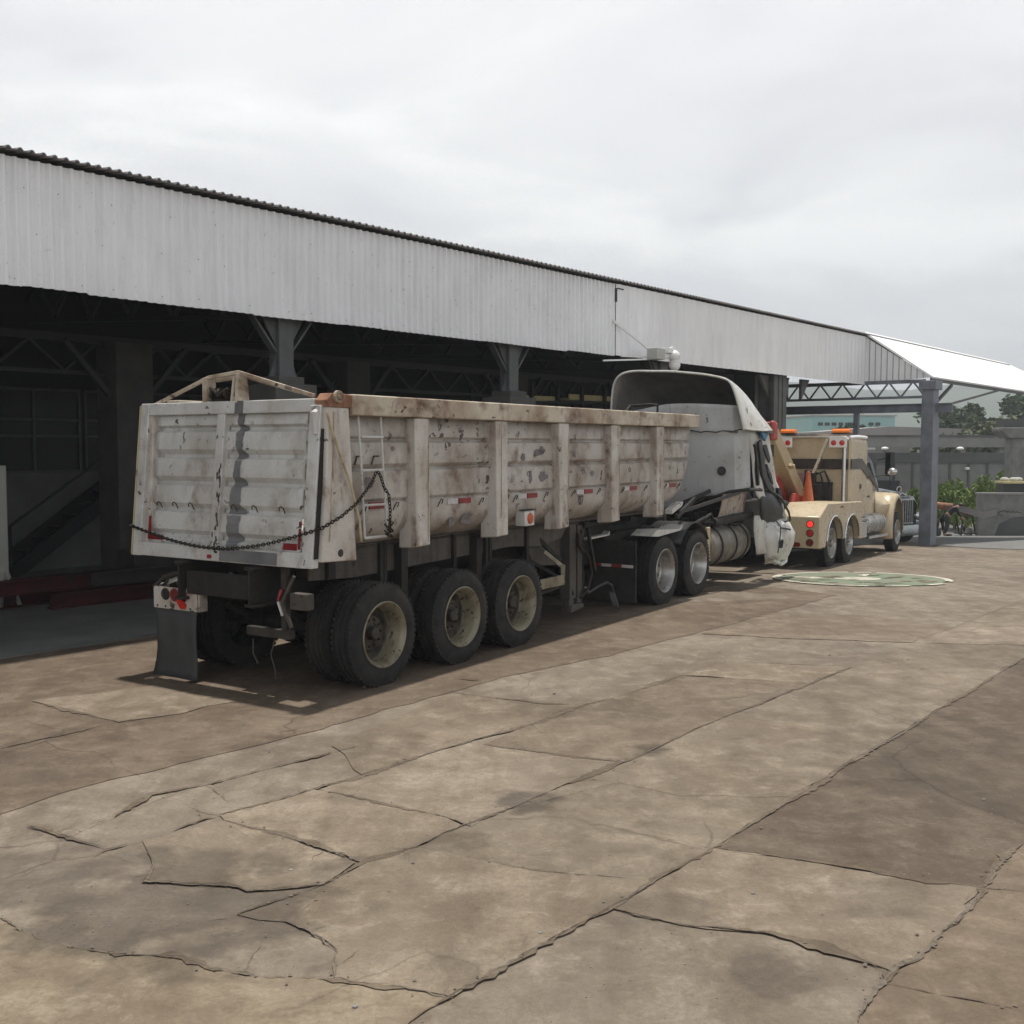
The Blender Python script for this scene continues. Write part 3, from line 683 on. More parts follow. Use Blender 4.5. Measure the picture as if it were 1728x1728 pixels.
    for s, w in ((-.6, .33), (4.3, .33), (9.62, .33), (14.5, .3), (19.6, .3), (24.6, .3)):
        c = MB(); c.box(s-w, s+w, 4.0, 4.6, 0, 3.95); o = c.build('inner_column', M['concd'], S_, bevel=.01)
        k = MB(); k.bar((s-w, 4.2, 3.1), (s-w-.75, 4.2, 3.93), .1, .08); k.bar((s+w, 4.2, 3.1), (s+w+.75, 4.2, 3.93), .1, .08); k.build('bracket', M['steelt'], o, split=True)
    # rear wall
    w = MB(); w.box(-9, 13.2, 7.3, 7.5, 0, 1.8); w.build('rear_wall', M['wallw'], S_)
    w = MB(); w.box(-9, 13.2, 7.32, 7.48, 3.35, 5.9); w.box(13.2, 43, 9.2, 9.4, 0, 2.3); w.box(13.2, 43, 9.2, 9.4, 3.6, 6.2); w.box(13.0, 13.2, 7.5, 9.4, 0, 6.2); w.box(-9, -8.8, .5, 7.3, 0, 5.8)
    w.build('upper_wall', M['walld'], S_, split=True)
    for i in range(8):
        s0 = -9+i*2.8
        if s0+2.6 > 13.3: break
        f = MB()
        for x in (s0, s0+.9, s0+1.8, s0+2.68): f.box(x, x+.05, 7.34, 7.42, 1.8, 3.35)
        for z in (1.8, 2.45, 2.75, 3.3): f.box(s0, s0+2.73, 7.35, 7.41, z, z+.05)
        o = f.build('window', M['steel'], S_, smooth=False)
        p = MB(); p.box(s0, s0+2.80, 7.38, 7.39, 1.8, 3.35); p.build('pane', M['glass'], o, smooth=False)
    for i in range(11):
        s0 = 13.4+i*2.6
        f = MB()
        for k in range(7): f.box(s0+k*.4, s0+k*.4+.05, 9.22, 9.3, 2.3, 3.6)
        for z in (2.3, 2.95, 3.55): f.box(s0, s0+2.55, 9.23, 9.29, z, z+.05)
        o = f.build('window', M['steel'], S_, smooth=False)
        p = MB(); p.box(s0, s0+2.6, 9.26, 9.27, 2.3, 3.6); p.build('pane', M['glass'], o, smooth=False)
build_shed()

def shedpt(s, n_, z=0.): # shed axes -> world
    return Vector((math.sin(AB)*s-math.cos(AB)*n_, math.cos(AB)*s+math.sin(AB)*n_, z))
RB = R(90-39.06)
def build_shed_contents():
    # steel beams piled on the floor
    rnd = random.Random(8)
    beams = [(6.9, 14.9, 0.02, 3.4, 2, 'beamred', 'dark red steel beam lowest in the pile on the shed floor'),
             (7.4, 14.3, 0.02, 2.9, -3, 'beamred', 'bright red steel beam at the front of the pile beside the mudflap'),
             (6.6, 15.3, .02, 3.2, 4, 'beamdark', 'black steel beam at the back of the floor pile'),
             (7.1, 14.75, .235, 3.6, -6, 'beamdark', 'thin dark beam lying across the top of the red beams'),
             (6.6, 14.55, .235, 2.4, 3, 'beamred', 'short red beam lying on top of the pile')]
    for i, (s, n_, z, l, a, mt, lb) in enumerate(beams):
        h = .21; q = MB(); q.box(0, l, -.09, .09, 0, .025); q.box(0, l, -.09, .09, h-.025, h); q.box(0, l, -.012, .012, .025, h-.025)
        o = q.build('steel_beam', M[mt], loc=shedpt(s, n_, z), rz=RB+R(a), smooth=False)
        tag(o, lb, 'steel beam', 'steel beams piled on the shed floor')
    # steel rack like lumps behind
    q = MB(); q.box(0, 2.2, 0, .7, .0, .3); q.box(.2, 1.2, .1, .6, .3, .62); q.box(1.3, 2.0, .1, .5, .3, .5)
    tag(q.build('steel_offcuts', M['beamdark'], loc=shedpt(9.0, 15.0, .02), rz=RB, bevel=.01), 'dark heap of steel offcuts behind the red beams under the stair', 'scrap heap')
    # white standing board at the left edge
    O = empty('standing_board', shedpt(7.04, 14.95, .022), RB-R(32), 'tall dull white board standing on a trestle foot at the shed opening', 'board')
    q = MB(); q.box(-.55, .10, 0, .05, .42, 2.0); q.build('panel', M['sheetw'], O, bevel=.01)
    q = MB(); q.bar((.03, 0, .5), (-.02, -.1, 0), .06); q.bar((.0, .02, .7), (.22, .1, 0), .06); q.bar((-.5, 0, .5), (-.5, -.1, 0), .06); q.bar((-.5, 0, .5), (-.5, .3, 0), .06); q.build('trestle', M['sheetw'], O)
    # stair
    O = empty('shed_stair', shedpt(8.6, 18.1, .022), RB, 'dark steel stair climbing against the dull white rear wall', 'stair')
    q = MB(); q.bar((0, 0, 0), (2.6, 0, 1.75), .06, .25); q.bar((0, .7, 0), (2.6, .7, 1.75), .06, .25); q.build('stringer', M['walld'], O, split=True)
    q = MB()
    for k in range(8): q.box(.2+k*.3, .5+k*.3, .03, .67, .2+k*.2, .23+k*.2)
    q.build('tread', M['steeld'], O, split=True)
    q = MB(); q.bar((.1, 0, .9), (2.6, 0, 2.55), .04); q.bar((.1, 0, 0), (.1, 0, .9), .04); q.build('handrail', M['steeld'], O)
    # round lamp, cabinet, plant on inner column
    q = MB(); q.disc((0, 0, 0), .12, 'y', -.05, 24); q.ball((0, -.05, 0), .10, 16, 8, (1, .4, 1))
    tag(q.build('wall_lamp', plain('milky_lamp_cover', (.30, .31, .33), .4), loc=shedpt(9.78, 15.61, 2.79), rz=RB), 'round milky lamp on the inner concrete column', 'lamp')
    O = empty('cabinet', shedpt(9.55, 15.25, .022), RB, 'white metal cabinet standing against the inner concrete column', 'cabinet')
    q = MB(); q.box(0, .42, 0, .35, .05, 1.28); q.build('body', M['wallw'], O, bevel=.01)
    q = MB(); q.box(.03, .39, -.014, 0, .66, 1.24); q.build('door', M['sheetw'], O, bevel=.004)
    q = MB(); q.box(.03, .39, -.014, 0, .1, .62); q.build('door', M['wallw'], O, bevel=.004)
    O = empty('pot_plant', shedpt(9.72, 15.42, 1.302), RB, 'small green plant on top of the white cabinet in the shed', 'plant')
    q = MB(); q.lathe([(0.001, 0), (.07, 0), (.09, .1), (.001, .1)], axis='z', seg=16); q.build('pot', M['conc'], O)
    q = MB()
    for k in range(120):
        a = rnd.random()*6.28; e = rnd.random(); p = Vector((math.cos(a)*.17*e, math.sin(a)*.14*e, .12+rnd.random()*.16)); t = Vector((rnd.gauss(0, 1), rnd.gauss(0, 1), rnd.gauss(0, 1))).normalized()*.035; t2 = t.cross(Vector((.3, .2, 1))).normalized()*.02
        q.add([p-t, p+t2, p+t, p-t2], [(0, 1, 2, 3)])
    q.build('foliage', M['leafpot'], O, smooth=False)
    for i, (z, lb) in enumerate(((2.36, 'pale folded tarpaulin lying on the lower window shelf'), (2.74, 'pale board lying above the tarpaulin by the window'))):
        q = MB(); q.box(0, 1.0, 0, .25, 0, .2 if i == 0 else .1)
        tag(q.build('packed_board', M['wallw'], loc=shedpt(7.35, 18.0, z), rz=RB, bevel=.03), lb, 'board')
    O = empty('window_shelf', shedpt(7.2, 17.95, 2.28), RB, 'narrow dark shelf under the rear window', 'shelf'); q = MB(); q.box(0, 1.3, 0, 1.0, 0, .07); q.build('shelf_board', M['steeld'], O); q = MB(); q.bar((.1, .95, -.4), (.1, .2, 0), .04); q.bar((1.2, .95, -.4), (1.2, .2, 0), .04); q.bar((.1, .1, .07), (.1, .1, .46), .04); q.bar((1.2, .1, .07), (1.2, .1, .46), .04); q.bar((.1, .1, .44), (1.2, .1, .44), .04); q.build('shelf_bracket', M['steel'], O)
    # yellow sheets stored high at the far bay
    for i, (s, l, z, lb) in enumerate(((19.2, 1.5, 3.33, 'pale yellow sheet nearest the column on the high rack'), (21.2, 1.8, 3.42, 'middle pale yellow sheet on the high rack'), (23.5, 1.6, 3.5, 'pale yellow sheet on the high rack nearest the wrecked cab'))):
        q = MB(); q.box(0, l, 0, .9, 0, .05); q.box(0, l, 0, .04, .05, .14)
        tag(q.build('yellow_sheet', M['yellow'], loc=shedpt(s, 15.4, z), rz=RB), lb, 'sheet', 'yellow sheets on the storage rack')
    O = empty('storage_rack', shedpt(18.6, 15.3, .022), RB, 'dark steel storage rack with uprights carrying pale yellow sheets', 'rack')
    for k in range(8):
        q = MB(); q.box(k*1.0, k*1.0+.08, 0, .08, 0, 3.75); q.box(k*1.0, k*1.0+.08, 1, 1.08, 0, 3.75); q.build('upright', M['steeld'], O)
    for z in (1.2, 2.2, 3.26):
        q = MB(); q.bar((0, 0, z), (7.1, 0, z+(.2 if z > 2.9 else 0)), .06); q.bar((0, 1.04, z), (7.1, 1.04, z+(.2 if z > 2.9 else 0)), .06); q.build('rail', M['steeld'], O)
    # camera cluster on an arm
    O = empty('security_camera', shedpt(18.6, 11.58, 4.35), RB, 'white camera cluster on a strut arm fixed to the shed fascia above the wrecked cab', 'security camera')
    q = MB(); q.bar((-1.2, .02, .36), (-.36, -.42, -.25), .04); q.bar((-1.5, .05, -.42), (.0, -.52, -.32), .03); q.bar((-.9, .05, -.30), (.1, -.52, -.30), .025); q.build('arm', M['whitep'], O)
    q = MB(); q.box(-.55, -.25, -.58, -.34, -.36, -.14); q.build('junction_box', M['sheetw'], O, bevel=.01)
    q = MB(); q.box(-.2, .08, -.62, -.5, -.22, -.12); q.bar((-.25, -.5, -.28), (.1, -.56, -.2), .04); q.tube([(-.1, -.5, -.15), (-.02, -.6, -.1), (.02, -.62, -.25)], .02); q.build('bracket', M['whitep'], O, bevel=.01)
    q = MB(); q.ball((.06, -.6, -.27), .12, 20, 12); q.build('dome', M['whitep'], O)
    q = MB(); q.ball((.08, -.6, -.44), .115, 20, 12, (1, 1, 1.1)); q.lathe([(.125, -.37), (.125, -.40), (.10, -.40)], (.08, -.6, 0), 'z', 20); q.build('dome', M['whitep'], O)
build_shed_contents()
# ---------------------------------------------------------------- wheels
def tyre_mb(y0, w=.27, Rr=.5, rr=.305, seg=56, tread=True):
    q = MB(); p = [(rr, .035), (rr+.02, .012), (rr+.06, .002), (rr+.11, .004), (Rr-.045, .018), (Rr-.012, .035), (Rr, .06)]
    m = [(r, w-t) for r, t in reversed(p)]
    mid = []
    for g in (.25, .5, .75):
        y = w*g; mid += [(Rr, y-.012), (Rr-.012, y-.008), (Rr-.012, y+.008), (Rr, y+.012)]
    q.lathe([(r, y0+t) for r, t in p+mid+m], seg=seg); b = len(q.v)
    if tread:  # shoulder lugs
        for k in range(seg):
            a = 2*math.pi*(k+.5)/seg
            for ya in (y0+.028, y0+w-.060):
                Mx = Matrix.Rotation(-a, 4, 'Y'); q.box(Rr-.03, Rr+.004, ya, ya+.032, -.016, .016, Mx)
    return q

def make_wheel(kind):
    """dual wheel, outer face at local y=0 looking towards -y; rim part carrying tyres and hub"""
    mt = {'dirty': M['rim'], 'pol': M['rimpol'], 'single': M['rimpol']}[kind]
    r = MB()
    deep = .19 if kind != 'single' else .06
    r.lathe([(.318, .02), (.322, .004), (.312, -.004), (.300, .006), (.288, .03), (.272, .05), (.270, deep), (.262, deep+.01)], seg=56)
    o = r.build('wheel', mt, ang=50)
    dk = MB(); dk.lathe([(.262, deep+.008), (.25, deep+.02), (.20, deep+.024), (.165, deep-.01), (.10, deep-.012), (.10, deep+.03)], seg=56); dk.build('wheel_disc', M['disc'] if kind == 'dirty' else mt, o)
    h = MB(); h.lathe([(.001, deep-.075), (.05, deep-.075), (.06, deep-.065), (.07, deep-.005), (.1, deep-.003)], seg=24)
    for k in range(10):
        a = 2*math.pi*k/10; h.lathe([(.001, deep-.035), (.012, deep-.035), (.013, deep-.005)], (.13*math.cos(a), 0, .13*math.sin(a)), seg=6)
    h.build('hub', M['hub'] if kind == 'dirty' else M['rimpol'], o)
    n = MB(); k0 = 5 if kind == 'dirty' else 10
    for k in range(k0):
        a = 2*math.pi*(k+.3)/k0; rr = .035 if kind == 'dirty' else .018
        pts = []
        for j in range(16):
            t = 2*math.pi*j/16; ra = .226+rr*.8*math.cos(t); pts.append((ra*math.cos(a)-rr*1.1*math.sin(t)*math.sin(a), deep+.017, ra*math.sin(a)+rr*1.1*math.sin(t)*math.cos(a)))
        n.add(pts, [tuple(range(16))])
    n.build('hand_holes', M['blackp'], o, smooth=False)
    tyre_mb(0).build('tyre', M['rubber'], o, ang=30)
    if kind != 'single':
        tyre_mb(.33).build('tyre', M['rubber'], o, ang=30)
    return o

def txt(body, size, mat, parent, loc, rot, name='number', ext=.002, sx=1.0):
    cu = bpy.data.curves.new(name, 'FONT'); cu.body = body; cu.size = size; cu.extrude = ext
    t = bpy.data.objects.new(name, cu); COL.objects.link(t); dg = bpy.context.evaluated_depsgraph_get()
    me = bpy.data.meshes.new_from_object(t.evaluated_get(dg)); bpy.data.objects.remove(t)
    me.materials.clear(); me.materials.append(mat)
    o = bpy.data.objects.new(name, me); COL.objects.link(o); o.parent = parent; o.location = loc; o.rotation_euler = rot; o.scale = (sx, 1, 1)
    return o

def chain_mb(pts, link=.046, wire=.0054):
    # pts polyline -> interlocking torus links
    P = [Vector(p) for p in pts]; q = MB(); L_ = [0]
    for a, b in zip(P, P[1:]): L_.append(L_[-1]+(b-a).length)
    def at(s):
        for i in range(len(P)-1):
            if s <= L_[i+1] or i == len(P)-2:
                return P[i].lerp(P[i+1], (s-L_[i])/max(1e-6, L_[i+1]-L_[i]))
    step = link*.72; k = 0; s = step/2
    while s < L_[-1]:
        a, b = at(max(0, s-.02)), at(min(L_[-1], s+.02)); d = (b-a).normalized(); c = at(s)
        x = d.cross(Vector((0, 0, 1)) if abs(d.z) < .9 else Vector((0, 1, 0))).normalized(); y = d.cross(x)
        if k % 2: x, y = y, -x
        ring = []
        for j in range(10):
            t = 2*math.pi*j/10; ring.append(c+d*math.cos(t)*link*.5+x*math.sin(t)*link*.30)
        q.tube(ring, wire, 5, closed=True); s += step; k += 1
    return q

# ---------------------------------------------------------------- dump trailer
TL = (-1.259, 9.994, 0); TR = R(57)
def build_trailer():
    T = empty('dump_trailer', TL, TR, 'long weathered white dump trailer with rust streaked top rail and a chain across its tailgate', 'dump trailer')
    prof = [(.13, 2.58), (.13, 2.39), (.165, 2.365), (.165, 2.35), (.112, 2.325), (.112, 2.13), (.128, 2.115), (.165, 2.09), (.165, 2.078), (.112, 2.05), (.108, 1.93), (.112, 1.80), (.128, 1.785), (.150, 1.77), (.122, 1.745), (.12, 1.62), (.135, 1.56), (.18, 1.49), (.27, 1.42), (.42, 1.35), (.65, 1.29), (.95, 1.25), (1.25, 1.24)]
    def xf(z):
        k = [(1.24, 6.2), (1.35, 6.48), (1.42, 6.85), (1.69, 7.17), (2.05, 7.38), (2.58, 7.50)]
        for (a, x0), (b, x1) in zip(k, k[1:]):
            if z <= b: return x0+(x1-x0)*max(0, z-a)/(b-a)
        return 7.5
    full = prof+[(2.5-y, z) for y, z in reversed(prof[:-1])]
    rows = []
    for y, z in full:
        x1 = xf(z); rows.append([(-.5+(x1+.5)*i/40, y+(.011*mnoise.noise(Vector((i*.55, z*2.4, 1))) if z > 1.5 else 0)*(1 if y < 1.2 else -1), z) for i in range(41)])
    b = MB(); b.grid(rows)
    rows2 = [[(xf(z), y, z) for (y, z) in full[:23]], [(xf(z), 2.5-y, z) for (y, z) in full[:23]]]
    b.grid(rows2)
    body = b.build('bed', M['bed'], T, solid=.012, ang=28)
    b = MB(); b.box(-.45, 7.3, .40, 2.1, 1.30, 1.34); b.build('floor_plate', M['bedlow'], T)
    # inner walls
    # top rails
    for y0, y1 in ((-.02, .17), (2.33, 2.52)):
        b = MB()
        for a, c in ((-.36, 2.10), (2.104, 5.50), (5.504, 7.53)): b.box(a, c, y0, y1, 2.575, 2.765)
        b.build('top_rail', M['rail'], T, bevel=.012)
    b = MB(); b.box(7.36, 7.53, .17, 2.33, 2.59, 2.74); b.build('front_rail', M['rail'], T, bevel=.01)
    # posts
    for x in (.57, 2.0, 3.36, 4.71, 6.08):
        for side in (0, 1):
            w = .225
            def yy(v): return v if side == 0 else 2.5-v
            q = MB()
            a = [(x, 2.57), (x+w, 2.57), (x+w+.03, 1.305), (x+.03, 1.295)]
            vs = [(px, yy(.0 if z > 2 else .01), z) for px, z in a]+[(px+(.0), yy(.20 if z > 2 else .24), z-(0 if z > 2 else .02)) for px, z in a]
            q.add(vs, [(0, 1, 2, 3), (7, 6, 5, 4), (0, 4, 5, 1), (1, 5, 6, 2), (2, 6, 7, 3), (3, 7, 4, 0)])
            p = q.build('side_post', M['post'], T, bevel=.014)
            if side == 0:
                q = MB(); q.box(x+w*.42, x+w*.46, -.004, .0, 1.5, 2.56) if x in (2.0,) else q.box(x+w-.016, x+w-.004, -.003, .002, 1.34, 2.55)
                q.build('weld_seam', M['rail'], p)
    # rear corner post
    for side in (0, 1):
        q = MB(); y0, y1 = (0, .15) if side == 0 else (2.35, 2.5)
        q.prism([(-.66, 2.64), (-.39, 2.64), (-.33, 1.7), (-.30, 1.25), (-.76, 1.27), (-.70, 1.9)], y0, y1)
        p = q.build('corner_post', M['post'], T, bevel=.012)
        if side == 0:
            q = MB(); q.prism([(-.60, 2.6), (-.585, 2.6), (-.615, 1.9), (-.66, 1.45), (-.675, 1.45), (-.63, 1.9)], -.008, .0); q.build('weld_seam', M['rail'], p)
            q = MB(); q.disc((-.52, -.002, 1.335), .036, 'y', .004, 20); q.build('drain_hole', M['blackp'], p)
            q = MB(); q.prism([(-.66, 2.64), (-.36, 2.64), (-.36, 2.755), (-.46, 2.765), (-.62, 2.765), (-.68, 2.70)], -.004, .14); q.build('hinge_plate', M['rust'], p, bevel=.006)
            q = MB(); q.lathe([(.03, 0), (.055, 0), (.055, -.03), (.03, -.03), (.03, 0)], (-.55, -.004, 2.735), seg=20); q.lathe([(.001, -.035), (.025, -.035), (.025, 0)], (-.55, -.004, 2.735), seg=14); q.build('hinge_ring', M['rail'], p)
            q = MB(); q.tube([(-.62, .13, 2.62), (-.70, .12, 2.58), (-.71, .1, 2.40)], [.05, .045, .03], 8); q.build('hinge_arm', M['gate'], p)
    # tailgate: leans out towards the bottom
    def gx(z): return -.655-(2.72-z)*.10
    G_ = MB(); ya, yb, zt, zb = .16, 2.40, 2.72, 1.22; rows = []
    pz = [(2.62, .03), (2.50, .03)]
    z = 2.50
    for k in range(4):
        pz += [(z-.025, .075), (z-.055, .075), (z-.075, .028), (z-.15, .022), (z-.235, .028)]; z -= .26
    pz += [(z-.02, .075), (z-.05, .075), (z-.07, .03), (1.33, .03)]
    for zz, d in pz:
        rows.append([(gx(zz)+d+.006*mnoise.noise(Vector((y*2.3, zz*2.3, 4))), y, zz) for y in [ya+.10+(yb-ya-.2)*i/30 for i in range(31)]])
    G_.grid(rows); gate = G_.build('tailgate', M['gate'], T, solid=.008, ang=30)
    def member(y0, y1, z0, z1, d0=-.015, d1=.06):
        q = MB(); q.add([(gx(z0)+d0, y0, z0), (gx(z0)+d0, y1, z0), (gx(z1)+d0, y1, z1), (gx(z1)+d0, y0, z1), (gx(z0)+d1, y0, z0), (gx(z0)+d1, y1, z0), (gx(z1)+d1, y1, z1), (gx(z1)+d1, y0, z1)],
            [(0, 3, 2, 1), (4, 5, 6, 7), (0, 1, 5, 4), (1, 2, 6, 5), (2, 3, 7, 6), (3, 0, 4, 7)]); return q
    member(ya, yb, 2.60, 2.72).build('frame_member', M['gate'], gate, bevel=.008)
    member(ya, yb, 1.21, 1.345).build('frame_member', M['gate'], gate, bevel=.008)
    member(yb, yb+.12, 1.205, 2.72).build('frame_member', M['gate'], gate, bevel=.008)
    member(ya-.10, ya+.03, 1.215, 2.66, -.03).build('frame_member', M['gate'], gate, bevel=.008)
    member(1.29, 1.40, 1.345, 2.60, -.018).build('frame_member', M['gate'], gate, bevel=.01)
    q = member(yb+.12, yb+.135, 1.21, 2.70, -.02, .0); q.build('edge_strip', M['gateedge'], gate)
    member(ya-.118, ya-.10, 1.3, 2.45, -.01, .03).build('seal_gap', M['chassis'], gate)
    # cast shadow of the gear above, painted on the gate as a dark strip
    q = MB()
    def shadow_strip(y0, y1, zs, d=-.0045):
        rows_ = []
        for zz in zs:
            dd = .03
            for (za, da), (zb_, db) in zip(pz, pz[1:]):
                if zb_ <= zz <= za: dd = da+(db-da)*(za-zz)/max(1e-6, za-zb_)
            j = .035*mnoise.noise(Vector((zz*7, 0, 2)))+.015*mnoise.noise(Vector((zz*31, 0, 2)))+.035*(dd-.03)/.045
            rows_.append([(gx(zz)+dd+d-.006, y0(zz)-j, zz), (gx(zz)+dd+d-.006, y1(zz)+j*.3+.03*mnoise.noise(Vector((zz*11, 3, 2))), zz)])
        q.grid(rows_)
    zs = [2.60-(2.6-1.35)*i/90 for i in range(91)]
    shadow_strip(lambda z: 1.045+.02*(z > 2.0), lambda z: 1.15+.07*max(0, min(1, (2.15-z)/.5)), zs)
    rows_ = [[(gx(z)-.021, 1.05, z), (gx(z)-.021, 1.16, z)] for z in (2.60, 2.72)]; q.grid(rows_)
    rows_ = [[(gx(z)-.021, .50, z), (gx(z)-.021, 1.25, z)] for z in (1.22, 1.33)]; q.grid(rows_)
    q.build('painted_shadow_strip', worn('gate_shadow_tone', (.20, .205, .21), .45, (.085, .085, .09), 1.1, r=0, c=.6, seed=30, sxy=3, streak=2, bs=0), gate, smooth=False)
    q = MB(); rnd = random.Random(4)
    for k in range(30):
        z = 1.36+.75*rnd.random()**1.3; y = 1.31+rnd.gauss(0, .022)-.0; r = rnd.uniform(.004, .02)
        y = min(1.385, max(1.30, y)); q.add([(gx(z+r*1.8*math.sin(a))-.020, min(1.398, max(1.292, y+r*math.cos(a)*rnd.uniform(.4, 1))), z+r*2.6*math.sin(a)*rnd.uniform(.4, 1)) for a in [j*math.pi/4 for j in range(8)]], [tuple(range(8))])
    q.build('grease_mark', M['grease'], gate, smooth=False, split=True)
    # small lugs on the gate
    q = MB()
    for y in (2.18, 1.95, 1.72, 1.12, .85, .5):
        z = 1.72; x = gx(z)+.02; q.tube([(x, y-.03, z-.035), (x-.02, y-.028, z+.012), (x-.022, y, z+.03), (x-.02, y+.024, z+.018), (x-.012, y+.03, z-.01)], .0055, 6)
    q.build('rope_hook', M['hub'], gate, split=True)
    for (y0, y1, z0, z1) in ((2.30, 2.345, 1.37, 1.60), (2.12, 2.30, 1.37, 1.42), (.30, .47, 1.36, 1.42), (.26, .29, 1.37, 1.62), (1.36, 1.42, 1.235, 1.27)):
        member(y0, y1, z0, z1, -.020 if z0 < 1.3 else .022, -.016 if z0 < 1.3 else .026).build('reflector_tape', M['red'], gate, smooth=False)
    # dark scuff flecks
    # hoop above gate
    def bx(): return -.60
    q = MB()
    for a, c in (((-.60, 2.42, 2.70), (-.60, 1.60, 2.955)), ((-.60, 1.60, 2.955), (-.62, 1.17, 2.99)), ((-.62, 1.17, 2.99), (-.60, .22, 2.745)),
                 ((-.52, 1.58, 2.93), (-.52, 1.2, 2.96)), ((-.52, 1.2, 2.96), (-.5, .35, 2.76))): q.bar(a, c, .026, .036)
    q.build('tailgate_hoop', M['rail'], T, bevel=.004)
    q = MB(); q.box(-.66, -.55, 1.56, 1.63, 2.70, 2.95); q.prism([(-.68, 2.70), (-.52, 2.70), (-.55, 2.98), (-.66, 2.98)], 1.13, 1.165); q.prism([(-.66, 2.70), (-.54, 2.70), (-.56, 2.93), (-.62, 2.95)], 1.22, 1.25)
    q.build('hoop_bracket', M['rail'], T, bevel=.004, split=True)
    q = MB()
    for y in (1.30, 1.40, 1.49): q.lathe([(.03, -.02), (.062, -.018), (.045, 0), (.062, .018), (.03, .02)], (-.62, y, 2.79), 'y', 16)
    q.tube([(-.62, 1.22, 2.78), (-.62, 1.56, 2.78)], .022, 8); q.tube([(-.65, 1.28, 2.84), (-.66, 1.40, 2.77), (-.65, 1.52, 2.85)], .02, 6); q.box(-.66, -.57, 1.27, 1.5, 2.70, 2.74)
    q.build('release_rollers', M['chain'], T)
    # chain across the gate, round the corner, up on the ladder and down
    pts = []
    for i in range(13):
        t = i/12; y = 2.55+(1.32-2.55)*t; z = 1.50-.165*math.sin(t*math.pi/2); pts.append((gx(z)-.032, y, z))
    for i in range(1, 13):
        t = i/12; y = 1.32+(-.03-1.32)*t; z = 1.335+.24*(1-math.cos(t*math.pi/2)); pts.append((gx(z)-.035, y, z))
    pts += [(-.74, -.04, 1.60), (-.55, -.045, 1.67), (-.35, -.05, 1.78), (-.15, -.05, 1.95), (-.07, -.045, 2.06), (-.02, -.04, 2.04), (.05, -.04, 1.90), (.10, -.05, 1.84), (.12, -.05, 1.7), (.12, -.045, 1.50)]
    chain_mb(pts).build('chain', M['chain'], T)
    chain_mb([(-.71, 1.36, 1.36), (-.80, 1.31, 1.30), (-.8, 1.28, 1.33), (-.79, 1.36, 1.32)], .06, .011).build('chain', M['chain'], T)
    q = MB()
    for k in range(8):
        q.tube([(.10+.05*math.sin(k*2.1), -.03, 1.60-.02*k), (.13+.04*math.cos(k*1.7), -.05, 1.57-.02*k), (.10+.03*math.sin(k), -.03, 1.50-.008*k)], .009, 5)
    q.build('chain_bunch', M['chain'], T)
    # bent strap on the corner
    q = MB(); q.tube([(-.70, -.02, 2.60), (-.66, -.03, 2.45), (-.55, -.035, 2.22), (-.42, -.04, 1.95), (-.30, -.035, 1.62), (-.26, -.02, 1.42)], .012, 6); q.build('bent_rod', M['gateedge'], T)
    # ladder
    q = MB(); q.tube([(-.20, .06, 2.57), (-.19, .04, 2.2), (-.155, .03, 1.44)], .012, 7); q.tube([(.12, .06, 2.57), (.12, .04, 2.2), (.17, .03, 1.44)], .012, 7)
    for z in (2.38, 2.07, 1.745, 1.44): q.tube([(-.19+.035*(2.5-z), .035, z), (.12+.03*(2.5-z), .035, z)], .013 if z > 1.5 else .015, 7)
    q.build('ladder', M['gate'], T)
    # rope hooks, rings and tape down the side
    q = MB(); rnd = random.Random(2)
    for x in (.38, 1.10, 1.84, 2.52, 3.20, 3.86, 4.52, 5.20, 5.90, 6.55, 7.02, -.1):
        z = 1.715+rnd.uniform(-.01, .01); q.tube([(x-.035, .10, z-.05), (x-.035, .075, z), (x-.012, .07, z+.028), (x+.018, .07, z+.022), (x+.035, .10, z-.02)], .006, 6)
    for x in (1.46, 2.82, 4.12, 5.42, 6.72): q.tube([(x+.028*math.cos(a), .10, 1.97+.03*math.sin(a)) for a in [j*math.pi/5 for j in range(10)]], .004, 5, closed=True)
    for x in (-.18, .06): q.tube([(x-.03, .1, 2.12), (x-.02, .08, 2.2), (x+.05, .08, 2.2)], .009, 5)
    q.build('side_hook', M['hub'], T, split=True)
    for x in (.0, 1.44, 2.80, 4.16, 5.44, 6.72):
        q = MB(); q.box(x, x+.24, .098, .116, 1.70, 1.765) if x < 1 else q.box(x, x+.215, .098, .117, 1.69, 1.745); q.build('reflector_tape', M['red'], T, smooth=False)
        q = MB(); q.box(x-.20, x-.02, .099, .118, 1.69, 1.745); q.build('reflector_tape', M['whitetape'], T, smooth=False)
    # bare patches where the paint has gone
    q = MB(); rnd = random.Random(12)
    for (cx, cz, w, h) in ((3.05, 2.22, .11, .04), (3.12, 2.24, .06, .05), (2.96, 2.19, .03, .02), (3.15, 1.93, .09, .06), (2.85, 1.93, .04, .07), (1.62, 1.52, .10, .06), (1.35, 1.50, .06, .05), (-.1, 1.55, .05, .05), (4.1, 2.0, .06, .03), (3.9, 2.2, .03, .05), (4.35, 1.95, .05, .04), (.0, 1.95, .07, .05), (3.6, 1.98, .05, .03), (.35, 2.27, .03, .02), (2.7, 2.17, .04, .04)):
        n = 26; pl = []
        for j in range(n):
            a = 2*math.pi*j/n; rr = 1+.55*mnoise.noise(Vector((math.cos(a)*1.8, math.sin(a)*1.8, cx*7+cz)))
            pl.append((cx+w*rr*math.cos(a), cz+h*rr*math.sin(a)))
        q.add([(x, .099 if (z > 1.8) else (.108 if z > 1.56 else .130), z) for x, z in pl], [tuple(range(n))])
    q.build('bare_patch', plain('bare_grey_steel', (.15, .135, .14), .55, var=.35, scale=14), T, smooth=False, split=True)
    txt('07', .17, M['chassis'], T, (4.00, .096, 1.555), (R(90), 0, 0), sx=.72)
